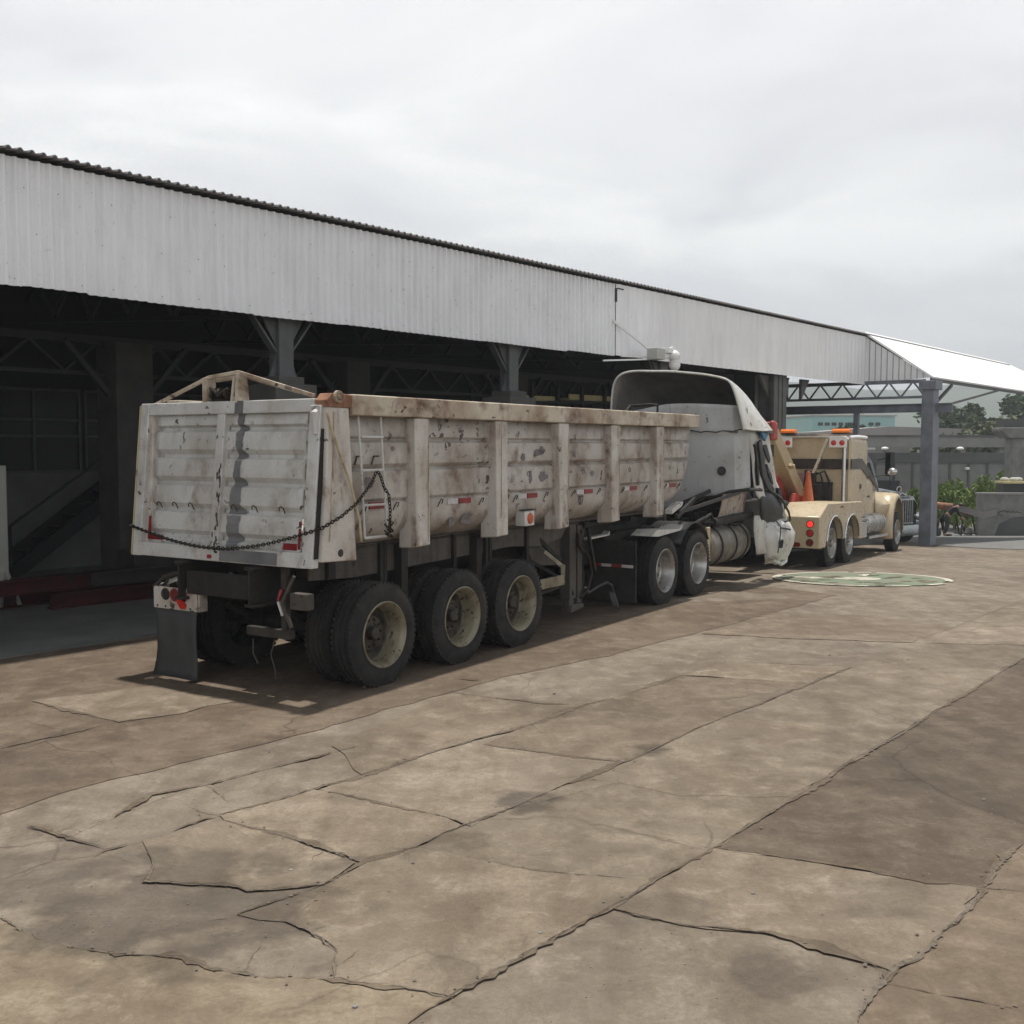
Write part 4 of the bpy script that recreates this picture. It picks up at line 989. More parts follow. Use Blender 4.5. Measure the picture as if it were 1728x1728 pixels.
    # marker lamp
    q = MB(); q.box(2.63, 2.84, .03, .16, 1.375, 1.545); lb = q.build('marker_lamp', M['cabwhite'], T, bevel=.006)
    q = MB(); q.lathe([(.001, -.02), (.05, -.016), (.064, -.002), (.066, .004)], (2.745, .028, 1.46), seg=24); q.build('lens', M['lamporange'], lb)
    q = MB(); q.bar((2.60, .06, 1.56), (2.86, .06, 1.56), .06, .012); q.build('lamp_shade', M['chassis'], lb)
    # chassis
    q = MB()
    for y in (.72, 1.68):
        q.box(-.9, 7.1, y, y+.12, 1.16, 1.19); q.box(-.9, 7.1, y, y+.12, .82, .85); q.box(-.9, 7.1, y+.05, y+.07, .85, 1.16)
    for x in (-.85, -.2, .7, 1.9, 3.1, 4.3, 5.5, 6.8): q.box(x, x+.1, .84, 1.68, .88, 1.1)
    for x in (-.75, -.35, .68, 2.1, 3.45, 4.8, 6.17): q.box(x, x+.14, .45, 2.05, 1.19, 1.28)
    q.build('chassis_rails', M['chassis'], T, bevel=.006)
    q = MB()
    for y0, y1 in ((.40, .43), (2.07, 2.10)):
        q.prism([(-.5, 1.33), (4.3, 1.33), (4.1, 1.12), (3.6, 1.05), (2.9, 1.10), (.1, 1.02), (-.5, 1.05)], y0, y1)
        q.prism([(3.3, 1.34), (4.9, 1.34), (4.9, 1.0), (4.2, .75), (3.6, .8)], y0+.12, y1+.12)
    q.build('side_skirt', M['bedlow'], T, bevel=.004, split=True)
    q = MB()
    for x in (.46, .52, 1.7, 2.32, 2.40, 3.2): q.box(x, x+.05, .36, .40, .85, 1.33)
    for x in (.72, 2.05): q.box(x, x+.10, .3, .42, .78, 1.3)
    q.build('hanger_bracket', M['chassis'], T, bevel=.003, split=True)
    for x in (.1, 1.37, 2.52):
        q = MB(); q.tube([(x, .3, .5), (x, 2.1, .5)], .065, 12); q.build('axle', M['chassis'], T)
        for y in (.78, 1.62):
            q = MB()
            q.tube([(x-.5, y, .72), (x-.25, y, .60), (x, y, .57), (x+.25, y, .60), (x+.5, y, .72)], .035, 6)
            q.box(x-.07, x+.07, y-.05, y+.05, .45, .66)
            q.build('leaf_spring', M['chassis'], T)
    w0 = make_wheel('dirty'); w0.parent = T
    for i, x in enumerate((.1, 1.37, 2.52)):
        for sd in (0, 1):
            w = w0 if (i == 0 and sd == 0) else copy_tree(w0, T)
            w.location = (x, 0 if sd == 0 else 2.42, .5); w.rotation_euler = (0, R(37*i+20*sd), R(180)*sd)
            if sd: w.rotation_euler = (0, R(31*i), R(180))
    # rear under-run gear, bent strip, left lamp panel and flap
    q = MB(); q.box(-.68, -.60, .50, 1.05, .52, .60); q.box(-.66, -.60, .55, .61, .6, 1.2); q.tube([(-.74, .9, .5), (-.74, .9, .36), (-.72, .86, .27)], .008, 5); q.tube([(-.74, .62, .52), (-.76, .65, .38), (-.73, .63, .24), (-.75, .6, .16)], .007, 5)
    q.build('bump_bar', M['hub'], T)
    q = MB(); q.box(-.30, -.2, .35, 2.2, 1.04, 1.2); q.box(-.42, -.34, 1.85, 1.93, .8, 1.1); q.build('rear_cross_member', M['chassis'], T, bevel=.006)
    q = MB(); rows = []
    for y, z in ((2.05, .93), (1.9, .98), (1.7, 1.03), (1.55, 1.0), (1.4, 1.01), (1.25, 1.04), (1.1, 1.02), (.98, .985)): rows.append([(-.78, y, z), (-.74, y, z+.05), (-.68, y, z+.05), (-.66, y, z-.01)])
    q.grid(rows); q.build('bent_strip', M['gate'], T, solid=.006)
    q = MB(); q.tube([(-.80, 2.22, .90), (-.78, 2.10, 1.0), (-.76, 1.95, 1.05), (-.72, 1.8, 1.02)], .022, 8); q.tube([(-.74, 2.18, .9), (-.72, 2.05, 1.0), (-.7, 1.9, 1.06)], .014, 6); q.build('air_hose', M['hub'], T)
    # right rear bracket with tapes
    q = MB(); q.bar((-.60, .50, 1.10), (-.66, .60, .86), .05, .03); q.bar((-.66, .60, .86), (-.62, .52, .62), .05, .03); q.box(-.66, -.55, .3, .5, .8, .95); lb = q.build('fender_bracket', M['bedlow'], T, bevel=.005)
    q = MB(); q.bar((-.685, .575, .98), (-.70, .605, .88), .05, .02); q.build('reflector_tape', M['red'], lb)
    q = MB(); q.bar((-.70, .605, .87), (-.68, .57, .74), .05, .02); q.build('reflector_tape', M['whitetape'], lb)
    q = MB(); q.box(-.815, -.80, 1.58, 2.21, .70, .915); q.box(-.80, -.70, 1.56, 1.58, .70, .93); q.box(-.80, -.62, 2.21, 2.225, .70, .93)
    lp = q.build('lamp_panel', M['post'], T, bevel=.003); lp['label'] = 'dirty white lamp panel above the mud flap'
    for y, rr in ((2.03, .045), (1.90, .05), (1.78, .052)):
        q = MB(); q.lathe([(rr, -.006), (rr+.01, -.012), (rr+.016, 0)], (-.815, y, .845), 'x', 20); q.lathe([(.001, 0), (rr, -.002)], (-.816, y, .845), 'x', 20); q.build('lamp_socket', M['lampdark'] if y < 2 else M['blackp'], lp)
    q = MB(); q.prism([(1.86, .80), (1.80, .83), (1.72, .76), (1.74, .72), (1.80, .72)], -.835, -.82, 'x'); q.build('broken_lens', M['lampred'], lp)
    q = MB(); 
    for y in (2.15, 2.03, 1.91, 1.79, 1.67): q.disc((-.822, y, .725), .010, 'x', .006, 8)
    q.build('bolt_row', M['blackp'], lp)
    q = MB(); rows = []
    for z, dx, dw in ((.71, 0, 0), (.6, -.004, -.012), (.45, -.006, -.022), (.3, -.008, -.018), (.18, -.01, 0), (.10, -.02, .012), (.035, -.03, .022)): rows.append([(-.805+dx+.006*math.sin(j*1.3+z*8), 2.19+dw*1.2-(.60+dw*1.6)*j/10, z) for j in range(11)])
    q.grid(rows); q.build('mud_flap', M['flap'], T, solid=.012)
    # tool tray behind third wheel and landing gear
    q = MB(); q.bar((3.08, .12, .64), (3.55, .06, .66), .05, .12); q.bar((3.55, .06, .66), (3.72, .16, .78), .05, .12); q.bar((3.72, .14, .78), (3.5, .3, 1.0), .03, .05); q.build('side_guard', M['rim'], T, bevel=.004)
    q = MB(); q.bar((3.1, .2, .50), (3.7, .2, .55), .03, .04); q.bar((3.3, .5, .95), (3.7, .1, .62), .03, .04); q.bar((3.5, .45, 1.2), (3.9, .3, .85), .05, .05); q.build('guard_stay', M['chassis'], T)
    for y in (.38, 2.0):
        q = MB(); q.box(4.28, 4.44, y, y+.15, .30, 1.28); q.box(4.52, 4.64, y+.02, y+.14, .22, 1.25); q.box(4.30, 4.42, y+.02, y+.13, .15, .32)
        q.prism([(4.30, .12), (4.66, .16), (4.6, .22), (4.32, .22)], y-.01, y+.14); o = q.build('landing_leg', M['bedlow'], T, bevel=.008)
        q = MB(); q.tube([(4.5, y-.05, 1.2), (4.46, y-.06, 1.05), (4.52, y-.07, .95), (4.7, y-.05, .8), (4.78, y-.05, .6), (4.70, y-.04, .4), (4.5, y-.04, .3)], .02, 7); q.tube([(4.45, y-.03, 1.15), (4.42, y-.06, 1.0), (4.5, y-.07, .9)], .03, 7); q.build('hose', M['chain'], o)
        q = MB(); q.bar((4.36, y, .35), (4.1, y+.3, 1.2), .04); q.bar((4.62, y, .3), (4.95, y+.2, 1.2), .05); q.bar((4.75, y, 1.2), (4.95, y, .62), .04, .04); q.build('leg_brace', M['chassis'], o)
    q = MB(); q.tube([(4.62, .3, .35), (4.8, .25, .42), (5.0, .22, .46), (5.15, .22, .40), (5.22, .22, .25)], .016, 6); q.build('hanging_hose', M['flap'], T)
    q = MB(); rows = [[(5.08+.02*j, .22+.01*math.sin(j), z+.02*math.cos(j*2)) for j in range(8)] for z in (.30, .22, .14, .06)]
    for i, r_ in enumerate(rows): rows[i] = [(x+.05*i, y, z) for x, y, z in r_]
    q.grid(rows); q.build('rag_of_rubber', M['flap'], T, solid=.02)
    # king pin plate and drawbeam
    q = MB(); q.box(4.6, 7.2, .6, 1.9, 1.19, 1.24); q.prism([(4.8, 1.18), (7.2, 1.18), (6.9, 1.05), (5.4, 1.05)], .75, .8); q.prism([(4.8, 1.18), (7.2, 1.18), (6.9, 1.05), (5.4, 1.05)], 1.7, 1.75); q.build('coupling_plate', M['chassis'], T)
build_trailer()
# ---------------------------------------------------------------- wrecked tractor
def build_tractor():
    T = empty('wrecked_tractor_truck', TL, TR, 'wrecked white tractor truck with crushed cab and open roof fairing ahead of the trailer', 'truck')
    w0 = make_wheel('pol'); w0.parent = T
    for i, x in enumerate((6.40, 7.60)):
        for sd in (0, 1):
            w = w0 if (i == 0 and sd == 0) else copy_tree(w0, T)
            w.location = (x, 0 if sd == 0 else 2.42, .49); w.rotation_euler = (0, R(25*i), R(180)*sd)
    q = MB()
    for y in (.80, 1.55): q.box(5.3, 11.3, y, y+.1, .62, .88)
    for x in (5.35, 6.9, 8.3, 9.6, 11.0): q.box(x, x+.12, .9, 1.55, .66, .84)
    for x in (6.4, 7.6): q.tube([(x, .3, .49), (x, 2.1, .49)], .08, 10)
    q.build('chassis_frame', M['chassis'], T, bevel=.006)
    q = MB(); q.prism([(5.6, 1.0), (6.1, 1.06), (7.3, 1.06), (7.5, 1.0), (7.3, .92), (5.9, .92)], .6, 1.8); q.build('fifth_wheel', M['chassis'], T, bevel=.01)
    q = MB(); q.box(5.55, 5.58, .06, .80, .12, .98); fl = q.build('mud_flap', M['rubber'], T, bevel=.004)
    for y0, y1, m in ((.78, .60, 'red'), (.59, .44, 'whitetape'), (.43, .28, 'red'), (.27, .10, 'whitetape')):
        q = MB(); q.box(5.535, 5.548, y1, y0, .605, .645); q.build('reflector_tape', M[m], fl, smooth=False)
    # torn fender pieces over the wheels
    q = MB(); rows = []
    for k in range(9):
        a = R(150-k*15); rows.append([(7.6+.62*math.cos(a), y, .52+.60*math.sin(a)) for y in (.06, .35, .68)])
    q.grid(rows); q.build('wheel_fender', M['blackp'], T, solid=.012)
    q = MB(); q.prism([(5.95, 1.02), (6.15, 1.10), (6.9, 1.065), (7.05, 1.12), (6.95, 1.04), (6.2, 1.0)], .02, .35); q.build('torn_panel', M['cabwhite'], T, bevel=.004)
    q = MB(); q.prism([(6.60, 1.30), (6.95, 1.40), (7.0, 1.47), (6.75, 1.42), (6.6, 1.36)], .0, .12); q.build('torn_panel', M['cabwhite'], T, bevel=.004)
    q = MB(); q.prism([(5.0, 1.02), (5.6, 1.04), (5.62, 1.10), (5.55, 1.06), (5.0, 1.045)], .5, .6); q.build('torn_panel', M['cabwhite'], T)
    # rear wall of the sleeper, leaning and broken along its lower edge
    q = MB(); rows = []; ny = 26
    def top(y): return 2.96+.05*math.sin(y*1.6)-.10*max(0, y-1.2)
    def low(y): return 1.60-.30*max(0, min(1.4, y+.15))-.02*math.sin(y*9)
    for i in range(ny+1):
        y = -.12+2.36*i/ny; r_ = []
        for j in range(25):
            z = low(y)+(top(y)-low(y))*j/24
            bul = -.10*math.sin(math.pi*min(1, max(0, (y+.12)/2.36)))**.7 - (.035 if z > 2.54-.02*math.sin(y*4) else 0)
            edge = .18*max(0, .16-(y+.12))/.16
            yy = y-.20*(2.55-z)*.35*(1-i/ny)*.5
            r_.append((9.18+bul+edge+.018*mnoise.noise(Vector((y*2.2, z*2.2, 7)))-.04*max(0, z-2.6), yy, z))
        rows.append(r_)
    q.grid(rows); WR = rows; wall = q.build('sleeper_rear_wall', M['dirtywhite'], T, solid=.02)
    q = MB(); q.tube([(WR[i][18+(i % 3 == 0)][0]-.014, WR[i][18][1], 2.55-.02*math.sin(WR[i][0][1]*4)+.012*math.sin(i*2.1)) for i in range(0, 27, 1)], [.006+.005*abs(math.sin(i*1.7)) for i in range(27)], 5); q.build('open_seam', M['blackp'], wall)
    q = MB(); q.tube([(WR[14][j][0]-.006, WR[14][j][1], WR[14][j][2]) for j in range(19, 25)], .006, 5); q.build('upper_seam', M['hub'], wall)
    q = MB(); q.disc((9.085, .24, 1.88), .075, 'x', -.015, 24); q.build('vent_cap', M['hub'], wall)
    q = MB(); q.tube([(9.02-.0, 2.2-i*.235, low(2.2-i*.235)+.01+.015*math.sin(i*3)) for i in range(10)]+[(9.12, -.22, 1.585), (9.5, -.3, 1.56)], .028, 6); q.build('black_edge_trim', M['blackp'], wall)
    q = MB(); q.bar((9.0, .4, 1.55), (8.2, 1.3, 1.05), .05, .06); q.bar((8.9, .6, 1.45), (7.2, .2, 1.22), .05, .06); q.bar((9.3, 0, 1.52), (7.0, .08, 1.30), .035, .05); q.build('bent_brace', M['blackp'], T, split=True)
    # roof fairing shell, open to the rear
    sec0 = [(2.32, 2.55), (2.31, 3.0), (2.28, 3.35), (2.20, 3.52), (2.02, 3.595), (1.6, 3.60), (1.0, 3.55), (.5, 3.49), (.22, 3.44), (.07, 3.36), (-.02, 3.15), (-.12, 2.85), (-.20, 2.55)]
    for _ in range(2):
        s2_ = [sec0[0]]
        for a_, b_ in zip(sec0, sec0[1:]): s2_ += [(a_[0]*.75+b_[0]*.25, a_[1]*.75+b_[1]*.25), (a_[0]*.25+b_[0]*.75, a_[1]*.25+b_[1]*.75)]
        sec0 = s2_+[sec0[-1]]
    rows = []
    for k in range(9):
        t = k/8; r_ = []
        for i, (y, z) in enumerate(sec0):
            e = i/(len(sec0)-1); near = max(0, (e-.5)*2)
            x = 9.08+t*1.40-.15*near*(1-t)
            zz = z-(z-2.5)*(.62*t**1.6)-.02*mnoise.noise(Vector((x*2, y*2, 1)))
            if i == len(sec0)-1: x = 9.35+t*1.0; zz = 2.55+.02*t
            r_.append((x, y*(1-.0*t)+(.25*t if y > 1.2 else .03*t)*(-1 if y > 1.2 else 1), zz))
        rows.append(r_)
    q = MB(); q.grid(rows); f = q.build('roof_fairing', [M['cabwhite'], M['inside']], T, ang=60)
    md = f.modifiers.new('Solid', 'SOLIDIFY'); md.thickness = .022; md.offset = -1; md.material_offset = 1; md.material_offset_rim = 0
    f2 = f
    q = MB(); q.tube([(rows[0][i][0]-.005, rows[0][i][1], rows[0][i][2]-.012) for i in range(1, len(sec0)-1)], .020, 8); q.build('fairing_lip', M['cabwhite'], f)
    q = MB(); q.grid([[(10.42, .1+2.0*i/8, 2.45+.45*j/4) for i in range(9)] for j in range(5)]); q.build('front_bulkhead', M['inside'], T, solid=.03)
    q = MB(); q.grid([[(9.1+1.3*j/4, .0+2.25*i/8, 2.52+.03*math.sin(i+j)) for i in range(9)] for j in range(5)]); q.build('sleeper_roof', M['inside'], T, solid=.03)
    q = MB(); q.tube([(7.6, 1.4, 2.70), (8.2, 1.5, 2.95), (8.25, 1.2, 2.97), (8.3, 1.05, 2.96)], .022, 6); q.tube([(8.2, 1.5, 2.95), (8.15, 1.5, 2.70)], .02, 6); q.tube([(8.3, 1.05, 2.96), (8.3, 1.05, 2.72)], .02, 6); q.build('bent_rack', M['chassis'], T)
    # near side of the cab: torn sheet, window frames, dark wheel arch
    q = MB(); rows = []; rnd = random.Random(6)
    outl = [(9.40, 10.33, 2.62), (9.50, 10.42, 2.45), (9.55, 10.50, 2.25), (9.62, 10.60, 2.05), (9.68, 10.68, 1.85), (9.76, 10.82, 1.65), (9.85, 11.0, 1.45), (10.3, 11.12, 1.25), (10.5, 11.2, 1.05)]
    for x0, x1, z in outl: rows.append([(x0+(x1-x0)*j/14, -.05-.03*math.sin(j*.6)+.05*mnoise.noise(Vector((j*.5, z*4, 2)))-.10*(2.6-z)*.3, z+.02*math.sin(j)) for j in range(15)])
    q.grid(rows); side = q.build('cab_side', M['cabwhite'], T, solid=.012)
    q = MB(); q.prism([(9.70, 2.36), (9.86, 2.40), (10.02, 2.0), (10.18, 1.76), (10.52, 1.55), (10.50, 1.44), (10.18, 1.56), (9.90, 1.80)], -.17, -.12); q.build('window_frame', M['blackp'], side, bevel=.012)
    q = MB(); q.prism([(10.02, 2.30), (10.20, 2.32), (10.40, 2.06), (10.36, 2.0), (10.2, 2.12)], -.13, -.10); q.prism([(10.18, 1.98), (10.40, 1.80), (10.52, 1.62), (10.42, 1.66), (10.2, 1.86)], -.15, -.11); q.prism([(10.72, 1.55), (10.86, 1.55), (10.95, 1.30), (10.86, 1.22), (10.74, 1.34)], -.17, -.12); q.prism([(9.62, 2.32), (9.68, 2.32), (9.86, 1.64), (9.80, 1.62)], -.14, -.10)
    q.build('torn_opening', M['glass'], side, split=True)
    q = MB(); q.prism([(9.88, 2.62), (10.12, 2.62), (10.20, 2.48), (10.10, 2.38), (9.98, 2.44), (9.92, 2.52)], -.145, -.10); q.build('sticker', M['blue'], side)
    # loose mirror arms and hoses at the broken front edge
    q = MB()
    for k in range(7):
        z = 2.35-k*.17; x = 10.55+k*.085; q.tube([(x-.1, .05, z+.1), (x+.12, 0, z+.05), (x+.08, .03, z-.1), (x+.16, .02, z-.16)], .028, 6)
    q.box(10.75, 10.95, .0, .2, 2.10, 2.32); q.box(10.90, 11.08, .0, .25, 1.5, 1.78); q.build('crushed_fittings', M['chassis'], T, bevel=.01)
    q = MB(); q.prism([(10.65, 2.2), (10.85, 2.25), (11.05, 1.6), (11.25, 1.1), (11.1, 1.0), (10.9, 1.5)], .25, .3); q.prism([(10.5, 2.6), (10.75, 2.45), (10.82, 2.2), (10.6, 2.2)], .2, .24); q.build('torn_pillar', M['cabwhite'], T, bevel=.01, split=True)
    q = MB(); rows = []
    for x0, x1, z, y in ((10.0, 10.62, 1.53, -.06), (10.0, 10.85, 1.38, -.10), (9.98, 11.05, 1.25, -.12), (10.0, 11.2, 1.12, -.11), (10.1, 11.26, 1.0, -.08), (10.25, 11.0, .93, -.02)): rows.append([(x0+(x1-x0)*j/10, y-.07*math.sin(j/10*math.pi), z) for j in range(11)])
    q.grid(rows); o = q.build('wheel_arch', M['blackp'], T, solid=.02)
    q = MB(); q.tube([(9.9, -.1, 1.56), (10.35, -.14, 1.54), (10.8, -.2, 1.36), (11.15, -.22, 1.1), (11.30, -.2, .95), (11.0, -.1, .90)], .022, 6); q.build('arch_trim', M['blackp'], o)
    # white fender / step skirt hanging down
    q = MB(); rows = []
    for z, x0, x1, y in ((1.02, 10.35, 11.3, -.02), (.95, 10.22, 11.5, -.12), (.86, 10.18, 11.62, -.20), (.70, 10.2, 11.74, -.25), (.52, 10.28, 11.66, -.26), (.36, 10.36, 11.52, -.22), (.24, 10.62, 11.42, -.14), (.17, 10.85, 11.36, -.04)):
        rows.append([(x0+(x1-x0)*j/16, y+.16*((j/8-1)**4)+.03*mnoise.noise(Vector((j*.4, z*3, 5))), z+.02*math.sin(j*.9)) for j in range(17)])
    q.grid(rows); sk = q.build('hanging_fender', M['cabwhite'], T, solid=.02)
    txt('07', .21, M['blackp'], sk, (10.53, -.268, .50), (R(90), 0, R(-3)), sx=.72, ext=.02)
    q = MB(); q.tube([(10.50, -.2, 1.0), (10.52, -.29, .88), (10.49, -.29, .66), (10.45, -.27, .42)], .011, 6); q.bar((10.5, -.29, .86), (11.0, -.31, .80), .015, .03); q.build('cable', M['blackp'], sk)
    q = MB(); q.tube([(10.65, -.1, .27), (10.95, -.16, .17), (11.3, -.12, .19), (11.48, -.08, .30), (11.6, -.1, .5)], .035, 8); q.tube([(11.1, -.05, 1.0), (11.3, -.08, 1.06), (11.45, -.05, .98), (11.42, -.04, .88)], .04, 8); q.build('bent_rim', M['cabwhite'], sk)
    q = MB(); rows = []
    for x in (9.95, 10.1, 10.25, 10.4): rows.append([(x+.08*math.sin(z*5), -.02-.08*math.sin((x-9.9)*4), z) for z in (.42, .55, .7, .85, 1.0, 1.1)])
    q.grid(rows); q.build('crumpled_step', M['cabwhite'], T, solid=.02)
    # fuel tank
    q = MB(); q.lathe([(.001, 8.30), (.28, 8.30), (.325, 8.34), (.33, 8.40), (.33, 9.9), (.32, 9.96), (.28, 10.0), (.001, 10.0)], (0, .36, .66), 'x', 40); tk = q.build('fuel_tank', M['tank'], T)
    q = MB()
    for x in (8.62, 9.25, 9.75): q.lathe([(.333, x), (.343, x), (.343, x+.05), (.333, x+.05)], (0, .36, .66), 'x', 40)
    q.build('tank_strap', M['chassis'], tk, split=True)
    q = MB(); q.box(8.18, 8.30, .1, .66, .45, 1.0); q.build('tank_bracket', M['beigeb'], tk, bevel=.01)
    # underside wreckage: lower sleeper shell and dark gear
    q = MB(); rows = []
    for x in (8.75, 9.0, 9.25, 9.5, 9.75, 10.0): rows.append([(x, .10+.25*(1.5-z)+.04*math.sin(x*7+z*5), z) for z in (1.04, 1.12, 1.22, 1.32, 1.42, 1.50)])
    q.grid(rows); q.build('lower_sleeper_shell', worn('rusty_lower_shell', (.48, .44, .38), .6, (.2, .12, .08), .9, (.14, .05, .025), 1.0, c=.3, seed=15), T, solid=.015)
    q = MB(); rnd = random.Random(9)
    for k in range(16):
        x = rnd.uniform(7.3, 10.2); y = rnd.uniform(.35, 1.6); z = rnd.uniform(.85, 1.25); a = rnd.uniform(.1, .35)
        q.box(x, x+a, y, y+rnd.uniform(.1, .3), z-.1, z+rnd.uniform(.05, .12))
    for k in range(8):
        x = rnd.uniform(7.8, 9.6); q.tube([(x, .2, rnd.uniform(.95, 1.1)), (x+.3, .15, rnd.uniform(.95, 1.2)), (x+.7, .25, rnd.uniform(.9, 1.15)), (x+1, .3, 1.0)], .03, 6)
    q.build('drive_gear', M['chassis'], T, bevel=.008, split=True); q = MB(); q.tube([(8.5, .15, 1.06), (10.1, .12, 1.10)], .07, 10); q.build('side_pipe', M['chassis'], T)
    q = MB(); q.box(10.5, 11.9, .5, 1.9, .6, 1.3); q.prism([(10.5, 1.3), (11.6, 1.25), (11.3, 1.5), (10.7, 1.9)], .6, 1.8); q.build('crushed_engine_bay', M['chassis'], T, bevel=.03)
    q = MB(); rows = []
    for x in (9.4, 9.9, 10.4, 10.9, 11.3): rows.append([(x, 2.25-.05*math.sin(x*3), z*(1-.25*max(0, x-10.4))) for z in (1.0, 1.5, 2.0, 2.5)])
    q.grid(rows); q.build('cab_side', M['cabwhite'], T, solid=.015)
    return T
build_tractor()

# ---------------------------------------------------------------- tow truck
KL = Vector((6.61, 21.96, -.209))
def build_tow():
    K = empty('tow_truck', KL, R(90-32), 'beige heavy tow truck with dark stripe, raised boom and amber light bars', 'tow truck', ry=.03)
    w = make_wheel('single'); w.parent = K
    for i, x in enumerate((.1, 1.47, 6.2)):
        for sd in (0, 1):
            o = w if (i == 0 and sd == 0) else copy_tree(w, K)
            o.location = (x, .03 if sd == 0 else 2.40, .49); o.rotation_euler = (0, R(23*i), R(180)*sd)
    q = MB()
    for sd in (0,):
        pass
    def side_body(y0, y1):
        p = [(-1.0, .43), (-.55, .43), (-.50, .56)]
        for cx in (.1, 1.47):
            for k in range(13):
                a = math.pi-math.pi*k/12; p.append((cx+.60*math.cos(a), .56+.50*math.sin(a)))
        p += [(2.12, .50), (2.35, .50), (2.35, 1.33), (-.45, 1.33), (-1.0, 1.06)]
        z = MB(); z.prism(p, y0, y1); return z
    b = side_body(-.02, .78).build('side_body', M['beige'], K, bevel=.02)
    q = MB()
    for cx in (.1, 1.47):
        pts = [(cx+.60*math.cos(a), -.03, .56+.50*math.sin(a)) for a in [math.pi-math.pi*k/16 for k in range(17)]]; q.tube(pts, .022, 6)
    q.build('arch_trim', M['chrome'], b, split=True)
    for z, m in ((.915, 'glow'), (.735, 'lampred'), (.545, 'lampdark')):
        q = MB(); q.lathe([(.001, -.025), (.055, -.02), (.062, 0)], (-1.005, .17, z), 'x', 24); l = q.build('tail_lamp', M[m], b)
        q = MB(); q.lathe([(.062, -.012), (.075, -.012), (.075, 0)], (-1.003, .17, z), 'x', 24); q.build('lamp_ring', M['blackp'], l)
    q = MB(); q.prism([(.36, .47), (.40, .45), (.54, .45), (.57, .48), (.57, .52), (.54, .54), (.40, .54), (.36, .52)], -1.016, -1.0, 'x'); q.build('oval_marker', M['lampdark'], b)
    q = MB(); 
    for x in (.55, .68): q.disc((x, -.022, 1.24), .025, 'y', -.01, 12)
    q.build('side_marker', M['lampdark'], b, split=True)
    q = MB(); q.box(-.98, -.7, -.0, .76, .405, .43); q.build('rear_sill', M['chassis'], b)
    side_body(1.62, 2.42).build('side_body', M['beige'], K, bevel=.02)
    q = MB(); q.box(-1.3, 2.6, .95, 1.45, .55, .95); q.box(-.9, 2.3, .8, 1.6, .9, 1.1); q.box(2.3, 7.0, .8, .92, .6, .85); q.box(2.3, 7.0, 1.5, 1.62, .6, .85); q.build('chassis_frame', M['chassis'], K, bevel=.01)
    q = MB(); q.tube([(.1, .2, .49), (.1, 2.2, .49)], .08, 10); q.tube([(1.47, .2, .49), (1.47, 2.2, .49)], .08, 10); q.tube([(6.2, .3, .49), (6.2, 2.1, .49)], .06, 10); q.build('axle', M['chassis'], K, split=True)
    # under reach and winch gear at the back
    q = MB(); q.box(-2.1, -1.0, 1.0, 1.35, .50, .75); q.box(-2.2, -2.05, .5, 1.9, .5, .68); q.bar((-1.2, 1.2, .9), (-.6, 1.2, 1.25), .3, .12); q.build('under_lift', M['chassis'], K, bevel=.01)
    q = MB(); q.ball((-.45, 1.02, 1.28), .2, 16, 10, (1.3, 1.2, .55)); q.lathe([(.001, -.2), (.16, -.2), (.16, .2), (.001, .2)], (-.3, 1.2, 1.2), 'y', 20); q.build('winch', M['chassis'], K)
    # boom
    q = MB(); a, c = Vector((-.42, 1.25, 2.75)), Vector((1.75, 1.25, 1.35)); q.bar(a, c, .30, .34); q.bar(a+Vector((-.16, 0, .1)), a+(c-a)*.3, .22, .26); bo = q.build('boom', M['beigeb'], K, bevel=.02)
    q = MB(); q.bar((.42, 1.05, 2.12), (.52, 1.05, 2.05), .07, .07); q.disc((.5, 1.10, 2.08), .045, 'y', -.12, 12); q.build('boom_lug', M['beigeb'], bo)
    q = MB(); q.box(-.78, -.42, 1.05, 1.45, 2.60, 2.98); q.box(-.86, -.7, 1.0, 1.12, 2.72, 3.0); q.box(-.86, -.7, 1.38, 1.5, 2.72, 3.0); hd = q.build('boom_head', M['redpaint'], bo, bevel=.05)
    q = MB(); q.lathe([(.04, -.04), (.14, -.04), (.11, 0), (.14, .04), (.04, .04)], (-.72, 1.12, 2.84), 'y', 20); q.lathe([(.04, -.04), (.14, -.04), (.11, 0), (.14, .04), (.04, .04)], (-.72, 1.36, 2.84), 'y', 20); q.build('sheave', M['chassis'], hd, split=True)
    q = MB(); q.tube([(-.8, 1.12, 2.75), (-.82, 1.12, 2.5), (-.8, 1.15, 2.3)], .015, 6); q.build('winch_rope', M['chassis'], hd)
    q = MB(); q.prism([(.55, 1.25), (1.75, 1.25), (1.7, 1.5), (1.05, 1.95), (.75, 2.0), (.55, 1.7)], 1.36, 1.48); q.prism([(.55, 1.2), (1.9, 1.2), (1.8, 1.35), (.7, 1.5)], 1.0, 1.12); q.build('boom_base', M['redplate'], K, bevel=.01)
    q = MB(); q.prism([(1.35, 1.28), (1.75, 1.28), (1.9, 1.7), (1.75, 1.95), (1.6, 1.7)], 1.12, 1.38); q.build('boom_pivot', M['beamred'], K)
    # mast with amber bars
    q = MB(); q.bar((1.7, .20, 2.80), (1.7, 2.05, 2.80), .06, .05); q.bar((1.72, .62, 2.72), (1.72, .92, 1.95), .07, .06); q.bar((1.72, 1.72, 2.72), (1.72, 1.95, 1.95), .07, .06); m = q.build('light_mast', M['chrome'], K)
    q = MB(); q.bar((1.72, .92, 1.95), (1.74, .96, 1.3), .12, .12); q.bar((1.72, 1.95, 1.95), (1.74, 1.98, 1.3), .12, .12); q.box(1.6, 1.85, .75, 1.9, 1.33, 1.7); q.build('mast_foot', M['chassis'], m, bevel=.01)
